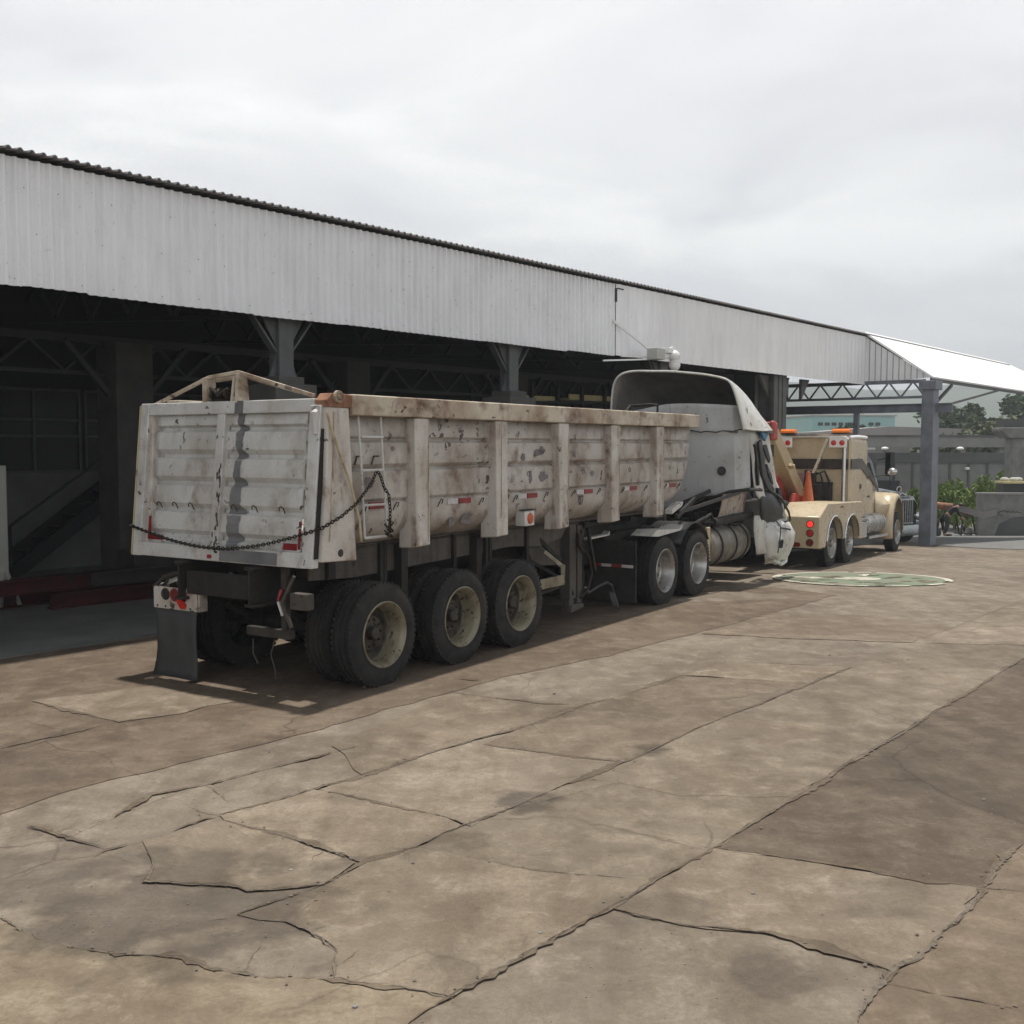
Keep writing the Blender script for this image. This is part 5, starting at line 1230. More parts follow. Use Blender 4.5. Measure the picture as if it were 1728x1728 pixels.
    for y0, y1, z in ((.12, .50, 2.84), (1.34, 1.66, 2.84)):
        q = MB(); q.prism([(1.58, z), (1.82, z), (1.82, z+.05), (1.78, z+.09), (1.62, z+.09), (1.58, z+.05)], y0, y1); l = q.build('light_bar', M['amber'], m, bevel=.01)
        q = MB(); q.box(1.57, 1.83, y0-.01, y1+.01, z-.025, z-.001); q.build('bar_base', M['blackp'], l)
    for y0, y1 in ((.18, .56), (1.40, 1.74)):
        q = MB(); q.box(1.60, 1.66, y0, y1, 2.52, 2.75); l = q.build('lamp_board', M['whitep'], m, bevel=.01)
        for k in (.26, .74):
            q = MB(); q.lathe([(.001, -.02), (.055, -.015), (.06, 0)], (1.598, y0+(y1-y0)*k, 2.62), 'x', 20); q.build('work_lamp', M['lampred'], l)
    # sleeper
    q = MB(); rows = []
    def sec(x, y0, y1, z0, z1, r_):
        p = [(x, y0, z0)]
        for k in range(6): a = R(180-90*k/5); p.append((x, y0+r_+r_*math.cos(a), z1-r_+r_*math.sin(a)))
        for k in range(6): a = R(90-90*k/5); p.append((x, y1-r_+r_*math.cos(a), z1-r_+r_*math.sin(a)))
        p.append((x, y1, z0)); return p
    q.grid([sec(1.98, .22, 2.18, .95, 2.74, .12), sec(2.02, .17, 2.23, .95, 2.78, .14), sec(3.35, .17, 2.23, .95, 2.80, .14), sec(3.52, .19, 2.21, .95, 2.78, .14)])
    n = len(sec(0, 0, 1, 0, 1, .1)); q.add([(2.0, y, z) for _, y, z in sec(1.98, .22, 2.18, .95, 2.74, .12)], [tuple(range(n))]); q.add([(3.50, y, z) for _, y, z in sec(3.52, .19, 2.21, .95, 2.78, .14)], [tuple(range(n-1, -1, -1))])
    sl = q.build('sleeper_cab', M['beige'], K, ang=40)
    q = MB(); q.box(1.965, 1.985, .22, 2.18, 2.04, 2.27); q.prism([(1.98, 2.04), (2.9, 2.06), (3.52, 1.86), (3.52, 2.08), (2.9, 2.30), (1.98, 2.27)], .150, .168); q.build('dark_stripe', M['browns'], sl)
    q = MB(); q.tube([(1.98, .24, 2.70), (1.97, .34, 2.765), (1.97, 1.2, 2.79), (1.97, 2.06, 2.765), (1.98, 2.16, 2.70)], .035, 8); q.tube([(1.98, .22, 2.75), (2.6, .20, 2.79), (3.4, .20, 2.80)], .04, 8); q.build('roof_edge', M['whitep'], sl)
    q = MB(); q.disc((2.85, .166, 1.66), .06, 'y', -.012, 20); q.build('vent', M['hub'], sl)
    q = MB(); q.tube([(1.9, .30, 1.25), (1.9, .30, 2.76)], .045, 14); q.tube([(1.9, .30, .9), (1.9, .30, 1.30)], .06, 14); q.build('exhaust_stack', M['chrome'], K)
    q = MB(); q.box(1.82, 1.96, .55, 1.0, 1.1, 1.75); q.box(1.80, 1.96, 1.0, 1.6, 1.05, 1.5); q.tube([(1.85, .6, 1.75), (1.8, .7, 2.0), (1.85, .95, 1.9), (1.9, 1.1, 1.5)], .03, 6); q.tube([(1.85, .75, 1.75), (1.8, .8, 1.95), (1.85, 1.15, 2.0), (1.9, 1.2, 1.5)], .025, 6); q.build('tool_locker', M['chassis'], K, bevel=.02)
    # day cab, windshield, door
    q = MB(); q.grid([[(3.5, .24, .95), (3.5, .22, 1.75), (3.5, .50, 2.35), (3.5, .7, 2.42), (3.5, 1.7, 2.42), (3.5, 1.9, 2.35), (3.5, 2.18, 1.75), (3.5, 2.16, .95)],
        [(4.15, .24, .95), (4.15, .22, 1.74), (4.15, .52, 2.30), (4.15, .7, 2.36), (4.15, 1.7, 2.36), (4.15, 1.88, 2.30), (4.15, 2.18, 1.74), (4.15, 2.16, .95)],
        [(4.78, .30, .95), (4.78, .30, 1.62), (4.74, .62, 1.70), (4.74, .8, 1.72), (4.74, 1.6, 1.72), (4.74, 1.78, 1.70), (4.78, 2.1, 1.62), (4.78, 2.1, .95)]])
    dc = q.build('day_cab', M['beige'], K, ang=30)
    q = MB(); q.prism([(3.52, 1.98), (4.1, 1.80), (4.76, 1.52), (4.76, 1.62), (4.1, 1.94), (3.52, 2.14)], .195, .225); q.build('dark_stripe', M['browns'], dc)
    q = MB(); q.prism([(3.62, 1.82), (4.2, 1.80), (4.1, 2.15), (3.62, 2.2)], .28, .33); q.build('side_window', M['glass'], dc)
    q = MB(); q.bar((3.62, .22, 1.03), (3.62, .22, 1.65), .008, .008); q.bar((4.66, .26, 1.0), (4.66, .26, 1.6), .008, .008); q.box(3.75, 3.9, .19, .21, 1.40, 1.44); q.build('door_seam', M['blackp'], dc)
    q = MB(); q.tube([(4.55, .25, 1.9), (4.75, -.05, 1.95), (4.78, -.08, 1.7)], .014, 6); mi = q.build('mirror_arm', M['blackp'], K); q = MB(); q.ball((4.83, -.10, 2.02), .12, 14, 8, (.5, 1, .75)); q.build('mirror', M['chrome'], mi)
    # hood and front fenders
    q = MB()
    def hs(x, w_, zt, zs): return [(x, 1.2-w_, .9), (x, 1.2-w_, zs), (x, 1.2-w_+.10, zt-.05), (x, 1.2-w_*.5, zt), (x, 1.2+w_*.5, zt), (x, 1.2+w_-.1, zt-.05), (x, 1.2+w_, zs), (x, 1.2+w_, .9)]
    q.grid([hs(4.72, .86, 1.72, 1.55), hs(5.4, .78, 1.66, 1.48), hs(6.4, .66, 1.56, 1.38), hs(7.05, .58, 1.48, 1.30), hs(7.12, .5, 1.3, 1.2)]); ho = q.build('hood', M['silver'], K, ang=40)
    q = MB(); q.box(7.10, 7.16, .72, 1.68, .75, 1.4); q.build('grille', M['chrome'], ho)
    for y0, y1 in ((.02, .62), (1.78, 2.38)):
        q = MB(); rows = []
        for k in range(15):
            a = R(200-k*14.5); rr = .66; cx, cz = 6.2, .55
            o_ = (cx+rr*1.06*math.cos(a), cz+rr*1.0*math.sin(a)+.28*max(0, math.sin(a)))
            ys = [y0, y0+.04, y0+.2, y1] if y0 < 1 else [y1, y1-.04, y1-.2, y0]
            rows.append([(cx+(o_[0]-cx)*s_, y, cz+(o_[1]-cz)*s_) for y, s_ in zip(ys, (.86, .97, 1.0, 1.02))])
        q.grid(rows); q.build('front_fender', M['beige'], K, ang=60, solid=.012)
    q = MB(); rows = []
    for x, zz in ((4.78, 1.52), (5.1, 1.50), (5.45, 1.46), (5.75, 1.42)): rows.append([(x, .28-.12*(x-4.78), .85), (x, .26-.14*(x-4.78), 1.2), (x, .36, zz)])
    q.grid(rows); q.build('fender_flank', M['beige'], K, solid=.012)
    q = MB(); rows = []
    for y, x in ((.08, 6.95), (.2, 7.15), (.6, 7.28), (1.8, 7.28), (2.2, 7.15), (2.32, 6.95)): rows.append([(x, y, .42), (x+.03, y, .55), (x, y, .75)])
    q.grid(rows); q.build('bumper', M['chrome'], K, solid=.02)
    # steps and tank
    q = MB(); q.box(2.45, 3.0, .02, .5, .48, .86); q.build('step_box', M['chrome'], K, bevel=.02)
    q = MB(); q.box(2.42, 3.03, .0, .5, .87, .93); q.build('step_plate', M['rimpol'], K, bevel=.01)
    q = MB(); q.lathe([(.001, 3.2), (.22, 3.2), (.25, 3.24), (.25, 5.05), (.22, 5.1), (.001, 5.1)], (0, .3, .76), 'x', 32); tk = q.build('fuel_tank', M['rimpol'], K)
    q = MB()
    for x in (3.3, 4.1, 4.9): q.lathe([(.253, x), (.262, x), (.262, x+.06), (.253, x+.06)], (0, .3, .76), 'x', 32)
    q.box(3.2, 5.1, .02, .2, .44, .50); q.build('tank_strap', M['chrome'], tk)
    # orange cone carried on the deck
    c = empty('traffic_cone', K.matrix_world @ Vector((0, 0, 0)), 0, 'faded orange traffic cone standing on the tow truck deck behind the boom', 'traffic cone')
    bpy.context.view_layer.update()
    c.location = K.matrix_world @ Vector((1.15, .86, 1.11))
    q = MB(); q.lathe([(.001, .02), (.16, .02), (.145, .06), (.035, .86), (.025, .87), (.001, .87)], axis='z', seg=24); q.build('cone_body', M['cone'], c)
    q = MB(); q.box(-.2, .2, -.2, .2, 0, .03); q.build('cone_base', M['cone'], c, bevel=.01)
build_tow()

# ---------------------------------------------------------------- silver truck facing the yard
def build_silver():
    z0 = gz(32.4)
    K = empty('silver_truck', (11.45, 31.6, z0), R(-62), 'silver bonneted truck seen from the front beyond the tow truck beside the column', 'truck')
    # local +x is the front
    q = MB()
    def hs(x, w_, zt, zs): return [(x, -w_, .55), (x, -w_, zs), (x, -w_+.1, zt-.06), (x, -w_*.5, zt), (x, w_*.5, zt), (x, w_-.1, zt-.06), (x, w_, zs), (x, w_, .55)]
    q.grid([hs(-1.7, .95, 1.70, 1.5), hs(-.8, .86, 1.62, 1.4), hs(0, .74, 1.5, 1.3), hs(.1, .66, 1.42, 1.25)]); h = q.build('hood', M['silver'], K, ang=40)
    q = MB(); q.box(.06, .12, -.55, .55, .62, 1.40); g = q.build('grille', M['silver'], h, bevel=.03)
    q = MB()
    for k in range(12): q.box(.12, .135, -.50+k*.09, -.46+k*.09, .68, 1.34)
    q.build('grille_bars', M['hub'], g)
    q = MB(); rows = []
    for y, x in ((-1.15, -.35), (-1.05, .05), (-.7, .25), (0, .32), (.7, .25), (1.05, .05), (1.15, -.35)): rows.append([(x, y, .30), (x+.03, y, .40), (x+.02, y, .58), (x, y, .62)])
    q.grid(rows); b = q.build('bumper', M['silver'], K, solid=.03)
    for y in (-.8, .8):
        q = MB(); q.box(.17, .262, y-.14, y+.14, .40, .53); q.build('fog_lamp', M['blackp'], b, bevel=.01)
    for sd in (-1, 1):
        q = MB(); rows = []
        for k in range(13):
            a = R(190-k*15); rows.append([(-.75+.62*math.cos(a), sd*y, .48+.64*math.sin(a)) for y in (1.15, 1.1, .85, .62)])
        q.grid(rows); q.build('front_fender', M['silver'], K, solid=.012)
        q = MB(); q.ball((.0, sd*.88, .86), .17, 16, 10, (.5, 1.2, .8)); q.build('headlight', M['chrome'], K)
        q = MB(); q.box(-1.62, -1.4, sd*1.28-.1, sd*1.28+.1, 2.0, 2.75); q.bar((-1.5, sd*1.28, 2.6), (-1.7, sd*.95, 2.5), .03); q.build('mirror', M['blackp'], K, bevel=.02)
    q = MB(); q.prism([(-3.6, .8), (-1.65, .8), (-1.65, 1.62), (-1.95, 2.45), (-2.2, 2.75), (-3.6, 2.80)], -1.0, 1.0); q.build('cab', M['silver'], K, bevel=.05)
    q = MB(); q.add([(-1.66, -.88, 1.72), (-1.66, .88, 1.72), (-1.925, .84, 2.42), (-1.925, -.84, 2.42)], [(0, 1, 2, 3)]); q.build('windshield', M['glass'], K, solid=.01)
    q = MB(); q.box(-2.3, -1.75, -.9, .9, 2.83, 2.90); q.build('roof_strip', M['whitep'], K, bevel=.02)
    q = MB(); q.tube([(.02+.0, .09*math.cos(a), 1.66+.09*math.sin(a)) for a in [j*math.pi/8 for j in range(16)]], .022, 6, closed=True); q.bar((.02, 0, 1.45), (.02, 0, 1.58), .03); q.tube([(0, -.35, 1.42), (.05, -.22, 1.55), (.05, -.1, 1.45), (.05, .1, 1.55), (.02, .3, 1.48)], .03, 6); q.build('hood_ornament', M['chrome'], h)
    q = MB(); q.box(-5.5, 0, -.45, .45, .5, .75); q.build('chassis_frame', M['chassis'], K)
    q = MB(); q.box(-6.2, -3.8, -1.1, 1.1, .8, 1.3); q.build('flat_deck', M['silver'], K, bevel=.02)
    q = make_wheel('single'); q.parent = K; q.location = (-.75, -1.1, .5)
    for x, y, rr in ((-.75, 1.1, 180), (-4.8, -1.1, 0), (-4.8, 1.1, 180)):
        o = copy_tree(q, K); o.location = (x, y, .5); o.rotation_euler = (0, 0, R(rr))
build_silver()

# ---------------------------------------------------------------- things at the far edge of the yard
def tree(name, loc, h, r, lab, mat, seed, grp, n=2600, size=.35, squash=.8):
    rnd = random.Random(seed); O = empty(name, loc, rnd.random()*6, lab, 'tree', grp)
    q = MB(); q.tube([(0, 0, -.3), (.05, 0, h*.3), (0, .1, h*.6), (0, 0, h*.85)], [.05*h, .035*h, .02*h, .006*h], 8)
    cl = []
    for k in range(13):
        a = rnd.random()*6.28; zz = h*rnd.uniform(.42, .9); d = r*rnd.uniform(.25, .85)*(1.15-abs(zz/h-.62)); c = Vector((math.cos(a)*d, math.sin(a)*d, zz)); cl.append((c, r*rnd.uniform(.28, .5)))
        q.tube([(0, 0, zz*.6), (c.x*.5, c.y*.5, zz*.85), tuple(c)], [.02*h, .012*h, .004*h], 5)
    cl.append((Vector((0, 0, h*.85)), r*.4)); q.build('trunk', M['bark'], O)
    q = MB()
    for k in range(n):
        c, cr = rnd.choice(cl); d = Vector((rnd.gauss(0, 1), rnd.gauss(0, 1), rnd.gauss(0, 1))).normalized()*cr*rnd.random()**.45; d.z *= squash; p = c+d
        t = Vector((rnd.gauss(0, 1), rnd.gauss(0, 1), rnd.gauss(0, .6))).normalized(); u = t.cross(Vector((rnd.gauss(0, 1), rnd.gauss(0, 1), rnd.gauss(0, 1)))).normalized(); s_ = size*rnd.uniform(.5, 1.1)
        q.add([p-t*s_, p+u*s_*.5, p+t*s_, p-u*s_*.5], [(0, 1, 2, 3)])
    q.build('crown', M[mat], O, smooth=False)

def bush(loc, h, r, lab, seed, n=1300):
    rnd = random.Random(seed); O = empty('bush', loc, rnd.random()*6, lab, 'bush', 'bushes in front of the precast wall')
    q = MB()
    for k in range(7): a = rnd.random()*6.28; q.tube([(0, 0, -.1), (math.cos(a)*r*.3, math.sin(a)*r*.3, h*.5), (math.cos(a)*r*.5, math.sin(a)*r*.5, h*.8)], [.03, .02, .01], 5)
    q.build('stem', M['bark'], O)
    q = MB()
    for k in range(n):
        e = rnd.random()**.5; a = rnd.random()*6.28; z = h*(.25+.75*rnd.random()); w_ = r*e*math.sin(min(1, (h*1.12-z)/h*1.3)*math.pi/2)
        p = Vector((math.cos(a)*w_, math.sin(a)*w_, z+.1*h*math.sin(a*3))); t = Vector((rnd.gauss(0, .6), rnd.gauss(0, .6), rnd.gauss(0, 1))).normalized(); u = t.cross(Vector((rnd.gauss(0, 1), rnd.gauss(0, 1), 0))).normalized(); s_ = rnd.uniform(.06, .15)
        q.add([p-t*s_, p+u*s_*.4, p+t*s_, p-u*s_*.4], [(0, 1, 2, 3)])
    q.build('foliage', M['leafb'], O, smooth=False)

def build_far():
    gb = -1.9
    # precast panel wall
    O = empty('precast_wall', (19.5, 60, gb), 0, 'long grey precast concrete wall with dark coping and vertical panel joints', 'wall')
    q = MB(); q.box(-.5, 8.9, 0, .3, 0, 3.25); q.build('panels', M['farwall'], O)
    q = MB()
    for k in range(9): q.box(-.2+k*1.05, -.08+k*1.05, -.06, 0, 0, 3.2)
    q.build('panel_post', M['farband'], O, split=True)
    q = MB(); q.box(-.5, 9.0, -.15, .4, 3.25, 3.80); q.build('coping', M['farband'], O)
    q = MB(); q.box(-.5, 2.2, -.3, -.05, 0, 2.25); q.build('dark_gate_panel', M['steeld'], O)
    # second wall / low buildings further back
    O = empty('far_workshop', (26.5, 84, gb), 0, 'low grey workshop with pale roof behind the precast wall', 'building'); q = MB(); q.box(-2, 12, 0, 8, 0, 4.2); q.build('wall', M['farwall'], O)
    q = MB(); q.prism([(-2.2, 4.2), (12.2, 4.2), (9.6, 5.5), (3, 5.7), (-2.2, 5.3)], -.2, 8.2); q.build('roof', M['farroof'], O)
    O = empty('elevated_walkway', (20.5, 66, gb), 0, 'dark elevated concrete band running above the precast wall', 'walkway'); q = MB(); q.box(-.5, 10.5, 0, 1.2, 4.1, 4.75); q.build('deck', M['farwall'], O); q = MB(); q.box(-.5, 10.5, -.1, 0, 4.75, 4.86); q.build('rail', M['farband'], O)
    q = MB()
    for k in range(5): q.box(.2+k*2.4, .5+k*2.4, .4, .8, 0, 4.1)
    q.build('leg', M['farwall'], O, split=True)
    # pillar structure at the right
    O = empty('concrete_viaduct_pillar', (24.0, 50.5, gb), 0, 'pale concrete pillar with a wide capital carrying a dark beam behind the low wall', 'pillar')
    q = MB(); q.box(-.35, .62, 0, .8, 0, 4.55); q.build('shaft', M['conc'], O, bevel=.03)
    q = MB(); q.prism([(-.55, 4.55), (.9, 4.55), (6, 4.75), (6, 5.05), (-.95, 5.05), (-.95, 4.9)], -.15, .95); q.build('capital', M['conc'], O, bevel=.03)
    q = MB(); q.box(-.8, 6.2, -.05, .85, 5.05, 5.45); q.build('beam', M['farband'], O)
    q = MB(); q.box(.64, 6, .3, .5, 3.9, 4.55); q.box(.64, 6, .3, .5, 0, 2.6); q.build('infill_wall', M['farwall'], O)
    # low wall with faint lettering at right
    z = gz(46)
    O = empty('low_yard_wall', (20.35, 46.5, z), R(-4), 'low patchy concrete wall with a faded scribble in front of the viaduct pillar', 'wall')
    q = MB(); q.box(0, 8, 0, .25, -.3, 1.78); q.build('wall_body', M['conc'], O, bevel=.02); q = MB(); q.box(-.05, 8.05, -.04, .29, 1.78, 1.86); q.build('wall_cap', M['farroof'], O)
    q = MB(); q.tube([(1.05+.18*math.cos(a)+.08*math.sin(a), -.012, .98+.10*math.sin(a)) for a in [k*math.pi/6 for k in range(11)]], .014, 4)
    q.tube([(1.25+.07*k, -.012, 1.02+.04*math.sin(k*2.3)) for k in range(9)], .012, 4); q.build('scribble', M['blackp'], O)
    q = MB(); q.prism([(.7, -.1), (2.2, -.1), (2.6, .5), (2.3, .85), (1.5, .8), (.9, .5)], -.006, 0); q.build('dark_patch', M['farband'], O)  # flat dark patch low on the wall face
    # handcart on the wall corner
    O = empty('dark_bin', (22.1, 47.2, z), 0, 'dark bin with a yellow rim and pale bags on top standing behind the low wall', 'bin')
    q = MB(); q.prism([(-.42, 0), (.42, 0), (.5, 2.25), (-.5, 2.25)], -.4, .4); q.build('body', M['blackp'], O, bevel=.03); q = MB(); q.box(-.54, .54, -.44, .44, 2.25, 2.34); q.build('rim', M['yellow'], O)
    q = MB()
    for x, y in ((-.3, 0), (.05, -.1), (.32, .05)): q.ball((x, y, 2.42), .2, 12, 8, (1, .8, .5))
    q.build('bag', M['sheetw'], O, split=True)
    # lamps on the coping
    for i, (x, lb) in enumerate(((20.9, 'small white lamp on the coping nearest the column'), (25.1, 'small white lamp on the coping farther from the column'))):
        O = empty('coping_lamp', (x, 59.85, 1.9), 0, lb, 'lamp', 'small white lamps on the precast wall'); q = MB(); q.bar((0, .1, 0), (0, .1, .25), .05); q.bar((0, .1, .25), (-.1, -.25, .3), .05); q.build('arm', M['steel'], O); q = MB(); q.ball((-.1, -.25, .24), .16, 12, 8, (1.3, 1, .6)); q.build('head', M['whitep'], O)
    O = empty('floodlight', (25.5, 59.7, .95), 0, 'small floodlight fixed to the dark band of the precast wall', 'lamp'); q = MB(); q.box(-.1, .1, 0, .2, 0, .14); q.build('head', M['whitep'], O, bevel=.02); q = MB(); q.bar((0, .2, .05), (.1, .28, .3), .04); q.build('bracket', M['steel'], O)
    # turquoise building far off
    O = empty('turquoise_building', (42, 150, -1.9), R(4), 'flat roofed turquoise factory with a strip of small windows', 'building')
    q = MB(); q.box(0, 12.0, 0, 14, 0, 8.3); q.build('wall', M['turq'], O)
    q = MB(); q.box(-.2, 12.2, -.2, 14.2, 8.3, 8.5); q.build('roof', M['farroof'], O)
    for k in range(8):
        x = .9+k*.98+(1.4 if k > 5 else 0); q = MB(); q.box(x, x+.7, -.06, .02, 7.0, 7.45); q.build('window', M['glass'], O, smooth=False)
    for k, x in enumerate((1.5, 7.5)): q = MB(); q.box(x, x+.5, 1, 1.5, 8.5, 8.9); q.build('roof_vent', M['sheetw'], O)
    O = empty('grey_hall', (36, 128, -1.9), R(2), 'long low grey hall in front of the turquoise factory', 'building')
    q = MB(); q.box(0, 26, 0, 12, 0, 4.9); q.build('wall', M['farwall'], O); q = MB(); q.prism([(-.4, 4.9), (26.4, 4.9), (20, 6.0), (6, 6.1)], -.3, 12.3); q.build('roof', M['farroof'], O)
    # far bright specks of houses among trees
    for i, (x, y, h_, lb) in enumerate(((46.5, 112, 6.6, 'tiny white house in front of the dark round tree'), (56.5, 118, 6.9, 'tiny white house beyond the dark tree at the capital'), (53.0, 122, 5.4, 'small pale house between the two clumps of trees'))):
        O = empty('small_house', (x, y, -1.9), R(10*i), lb, 'house'); q = MB(); q.box(-1, 1, 0, 3, 0, h_-.6); q.build('wall', M['sheetw'], O); q = MB(); q.prism([(-1.2, h_-.6), (1.2, h_-.6), (0, h_)], -.2, 3.2); q.build('roof', M['whitep'], O)
    # trees
    spec = [(46.3, 108, 8.6, 3.6, 'leafdark', 'dark green round tree beside the tallest one'), (43.3, 106, 8.0, 3.0, 'leafdark', 'dark low tree nearest the blue grey column'), (50.6, 108, 9.4, 3.4, 'leafdark', 'tallest dark tree above the precast wall'),
            (54.0, 112, 8.3, 3.2, 'leafdark', 'dark tree beside the concrete capital'), (38.2, 118, 6.6, 2.6, 'leafdark', 'small dark tree between the hall and the column'), (33.2, 76, 5.1, 2.9, 'leafmid', 'olive tree right behind the walkway'),
            (30.0, 74, 4.9, 2.6, 'leafmid', 'olive green tree behind the precast wall beside the column'), (36.0, 78, 6.2, 3.0, 'leafmid', 'grey green tree behind the pillar'), (57.5, 110, 6.9, 3.0, 'leafmid', 'pale green tree beyond the viaduct pillar')]
    for i, (x, y, h_, r_, m, lb) in enumerate(spec): tree('tree', (x, y, gb), h_, r_, lb, m, 20+i, 'trees beyond the precast wall', 2200, .28+.1*(y > 90))
    # bushes
    rnd = random.Random(3)
    bs = [(19.6, 53.5, 1.5, 1.0), (20.6, 54.0, 1.9, 1.1), (21.5, 53.0, 2.1, 1.1), (22.4, 53.8, 2.3, 1.2), (23.3, 52.6, 2.5, 1.1), (24.2, 52.2, 2.7, 1.1), (21.9, 51.4, 1.7, .9), (25.2, 52.5, 2.7, 1.2)]
    nm = ['lowest bush beside the blue grey column', 'bright green bush second from the column', 'leafy bush above the grey sheet stack', 'yellow green bush in the middle of the row', 'tall bush beside the concrete pillar', 'tallest bush at the foot of the pillar', 'small bush in front of the taller ones', 'bush behind the dark bin']
    for i, (x, y, h_, r_) in enumerate(bs): bush((x, y, gz(y)), h_, r_, nm[i], 40+i)
    # clutter near the person
    z = gz(47)
    O = empty('sheet_stack', (19.6, 46.6, z), R(-8), 'slanted stack of grey sheets on trestle legs beside the person', 'sheet stack')
    q = MB(); 
    for k in range(4): q.prism([(-.1+.02*k, 1.15+.07*k), (1.0, .80+.07*k), (1.55, .95+.07*k), (1.5, 1.0+.07*k), (1.0, .86+.07*k), (-.08, 1.2+.07*k)], 0, 1.2)
    q.build('sheets', M['farroof'], O)
    for x in (.1, .8, 1.35):
        q = MB(); q.bar((x, .1, 0), (x+.05, .1, .9), .06); q.bar((x+.2, 1.1, 0), (x, 1.1, .9), .06); q.build('leg', M['steeld'], O)
    q = MB(); q.bar((-.2, 0, .15), (1.7, .1, .12), .05); q.build('floor_bar', M['steeld'], O)
    q = MB(); q.tube([(-.9, 0, 1.35), (.0, .1, 1.25), (.9, .1, .95)], .16, 12); tag(q.build('rusty_pipe', M['rust'], loc=(19.6, 47.4, z)), 'rusty brown pipe lying slanted behind the grey sheets', 'pipe')
    rnd = random.Random(31)
    lbs = ['pale plastic drum lying nearest the low wall', 'white bucket below the pale drum', 'small pale can under the grey sheets', 'cream sack beside the white bucket', 'white bent offcut on top of the scrap', 'pale tin behind the trestle legs']
    for i, (x, y, s_, zz) in enumerate(((22.0, 47.2, .26, .05), (21.75, 46.8, .2, .0), (20.9, 46.9, .17, 0), (21.6, 47.6, .25, .5), (21.9, 47.6, .18, .95), (20.3, 47.3, .16, 0))):
        q = MB(); q.lathe([(.001, 0), (s_, 0), (s_*1.05, .06), (s_, .4*s_*4*.5), (s_*.6, s_*2.1), (.001, s_*2.1)], axis='z', seg=16)
        tag(q.build('scrap_container', M['sheetw' if i % 2 else 'whitep'], loc=(x, y, z+zz if zz < .1 else z+zz), rz=i), lbs[i], 'container', 'pale scrap by the low wall')
    O = empty('scrap_table', (21.55, 47.5, z), 0, 'dark steel scrap frame carrying pale scrap beside the low wall', 'table'); q = MB()
    for x in (-.4, .6):
        for y in (-.3, .4): q.box(x, x+.05, y, y+.05, 0, 1.0)
    q.box(-.5, .7, -.4, .5, .46, .5); q.box(-.5, .7, -.4, .5, .91, .95); q.tube([(-.4, -.3, 1.0), (0, -.3, 1.25), (.2, -.3, 1.05), (.5, -.3, 1.4)], .03, 6); q.build('frame_bars', M['steeld'], O)
    # wheelbarrow like dark machine left of the person
    O = empty('air_compressor', (17.75, 45.4, gz(45.4)), 0, 'small dark compressor on wheels between the person and the blue grey column', 'compressor'); q = MB(); q.lathe([(.001, -.4), (.22, -.4), (.27, -.3), (.27, .3), (.22, .4), (.001, .4)], (0, 0, .55), 'x', 20); q.build('tank', M['chassis'], O)
    q = MB(); q.box(-.25, .2, -.2, .2, .8, 1.15); q.build('motor', M['steeld'], O, bevel=.03)
    for x in (-.3, .3): q = MB(); q.lathe([(.001, -.28), (.17, -.28), (.17, -.2), (.001, -.2)], (x, 0, .17), 'y', 16); q.build('wheel', M['blackp'], O)
    q = MB(); q.bar((.35, 0, .6), (.7, 0, 1.0), .04); q.bar((-.3, .1, .1), (-.3, .1, .4), .05); q.bar((.3, .1, .1), (.3, .1, .4), .05); q.build('handle', M['steeld'], O)
    # hills
    b = MB(); rows = []
    for j, (Y, k) in enumerate(((500, 0), (650, .35), (850, .75), (1050, 1.0), (1200, 1.02))):
        r_ = []
        for i in range(61):
            X = -200+i*60; hh = 42+135*math.exp(-((X-1150)/520)**2)+30*math.exp(-((X-420)/200)**2)+14*math.sin(X*.008)+8*math.sin(X*.021+1)
            r_.append((X*(Y/1400), Y, -3+.75*k*hh+5*mnoise.noise(Vector((X*.01, Y*.02, 0)))*k))
        rows.append(r_)
    b.grid(rows); tag(b.build('hills', M['hill']), kind='structure')
build_far()

# ---------------------------------------------------------------- person
def skin_body(name, joints, edges, radii, mat, parent, sub=2, root=0):
    me = bpy.data.meshes.new(name); me.from_pydata(joints, edges, []); me.materials.append(mat)
    o = bpy.data.objects.new(name, me); COL.objects.link(o); o.parent = parent
    m = o.modifiers.new('Skin', 'SKIN')
    if not me.skin_vertices:
        bpy.context.view_layer.objects.active = o
    lay = me.skin_vertices[0].data if me.skin_vertices else None
    if lay is None:
        return o
    for i, r in enumerate(radii): lay[i].radius = (r, r) if not isinstance(r, tuple) else r
    lay[root].use_root = True
    s = o.modifiers.new('Sub', 'SUBSURF'); s.levels = sub; s.render_levels = sub
    return o

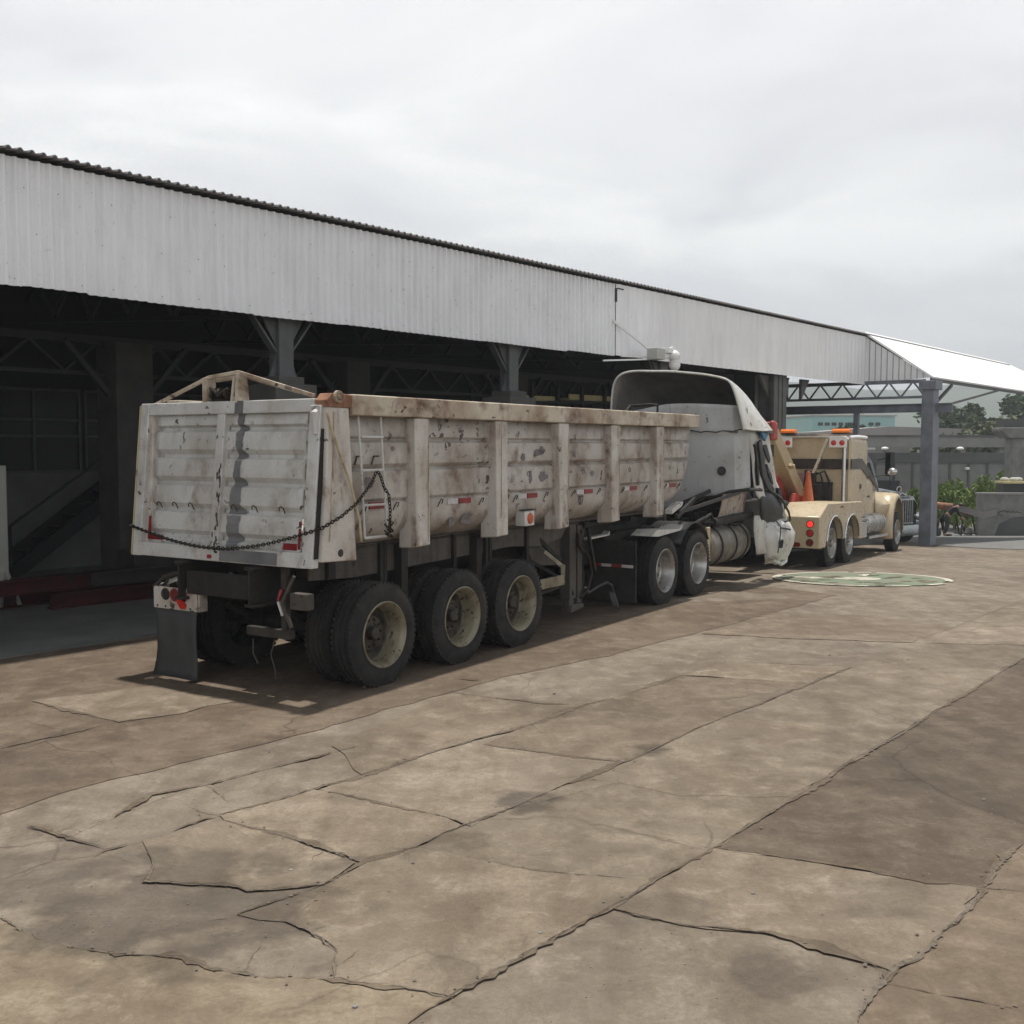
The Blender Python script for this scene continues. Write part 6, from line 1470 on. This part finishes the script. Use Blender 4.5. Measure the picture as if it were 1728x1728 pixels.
def build_person():
    P = empty('person', (18.75, 45.9, gz(45.9)), R(-15), 'person in dark work clothes bending forward over a workpiece beside the grey sheets', 'person')
    # local: faces +x
    J = [(0, 0, .88), (.10, 0, 1.02), (.26, 0, 1.16), (.38, 0, 1.26), (.47, 0, 1.30), (.55, 0, 1.32), (.62, 0, 1.30),
         (0, .10, .86), (.06, .13, .46), (-.04, .15, .08), (.06, .15, .035), (.16, .15, .03),
         (0, -.10, .86), (-.02, -.13, .45), (-.14, -.15, .08), (-.04, -.15, .035), (.06, -.15, .03),
         (.36, .19, 1.22), (.48, .22, .98), (.62, .18, .80), (.66, .17, .74), (.70, .16, .69),
         (.36, -.19, 1.22), (.46, -.22, .97), (.62, -.16, .82), (.67, -.15, .76), (.71, -.14, .71)]
    E = [(0, 1), (1, 2), (2, 3), (3, 4), (4, 5), (5, 6), (0, 7), (7, 8), (8, 9), (9, 10), (10, 11), (0, 12), (12, 13), (13, 14), (14, 15), (15, 16), (3, 17), (17, 18), (18, 19), (19, 20), (20, 21), (3, 22), (22, 23), (23, 24), (24, 25), (25, 26)]
    r = [.13, .12, .13, .12, .05, .09, .085, .085, .06, .04, .04, .03, .085, .06, .04, .04, .03, .055, .042, .03, .032, .022, .055, .042, .03, .032, .022]
    skin_body('body', J, E, r, M['skin'], P)
    Jt = [J[0], J[7], J[8], (-.035, .15, .12), J[12], J[13], (-.135, -.15, .12), (.05, 0, .95)]
    skin_body('trousers', Jt, [(0, 1), (1, 2), (2, 3), (0, 4), (4, 5), (5, 6), (0, 7)], [.15, .105, .08, .065, .105, .08, .065, .14], M['cloth2'], P)
    Js = [(.05, 0, .93), J[1], J[2], J[3], (.43, 0, 1.28), J[17], J[18], (.58, .19, .85), J[22], J[23], (.58, -.17, .86)]
    skin_body('jacket', Js, [(0, 1), (1, 2), (2, 3), (3, 4), (3, 5), (5, 6), (6, 7), (3, 8), (8, 9), (9, 10)], [.15, .145, .155, .14, .07, .075, .06, .045, .075, .06, .045], M['cloth'], P)
    q = MB(); q.ball((.565, 0, 1.36), .105, 16, 10, (1.1, .9, .8)); q.build('hair', M['blackp'], P)
    q = MB(); q.ball((.14, .15, .05), .07, 12, 8, (1.7, .8, .75)); q.ball((.04, -.15, .05), .07, 12, 8, (1.7, .8, .75)); q.build('shoe', M['blackp'], P, split=True)
build_person()

# ---------------------------------------------------------------- hazy air
def haze():
    b = MB(); b.box(-600, 3200, -70, 1300, -4, 165)
    m = bpy.data.materials.new('haze_air'); m.use_nodes = True; N = m.node_tree.nodes; L = m.node_tree.links
    N.remove(N['Principled BSDF']); v = N.new('ShaderNodeVolumePrincipled'); v.inputs['Color'].default_value = (.82, .89, .97, 1); v.inputs['Density'].default_value = .0010; v.inputs['Anisotropy'].default_value = .2
    L.new(v.outputs[0], N['Material Output'].inputs['Volume'])
    tag(b.build('haze', m, smooth=False), kind='stuff')
haze()
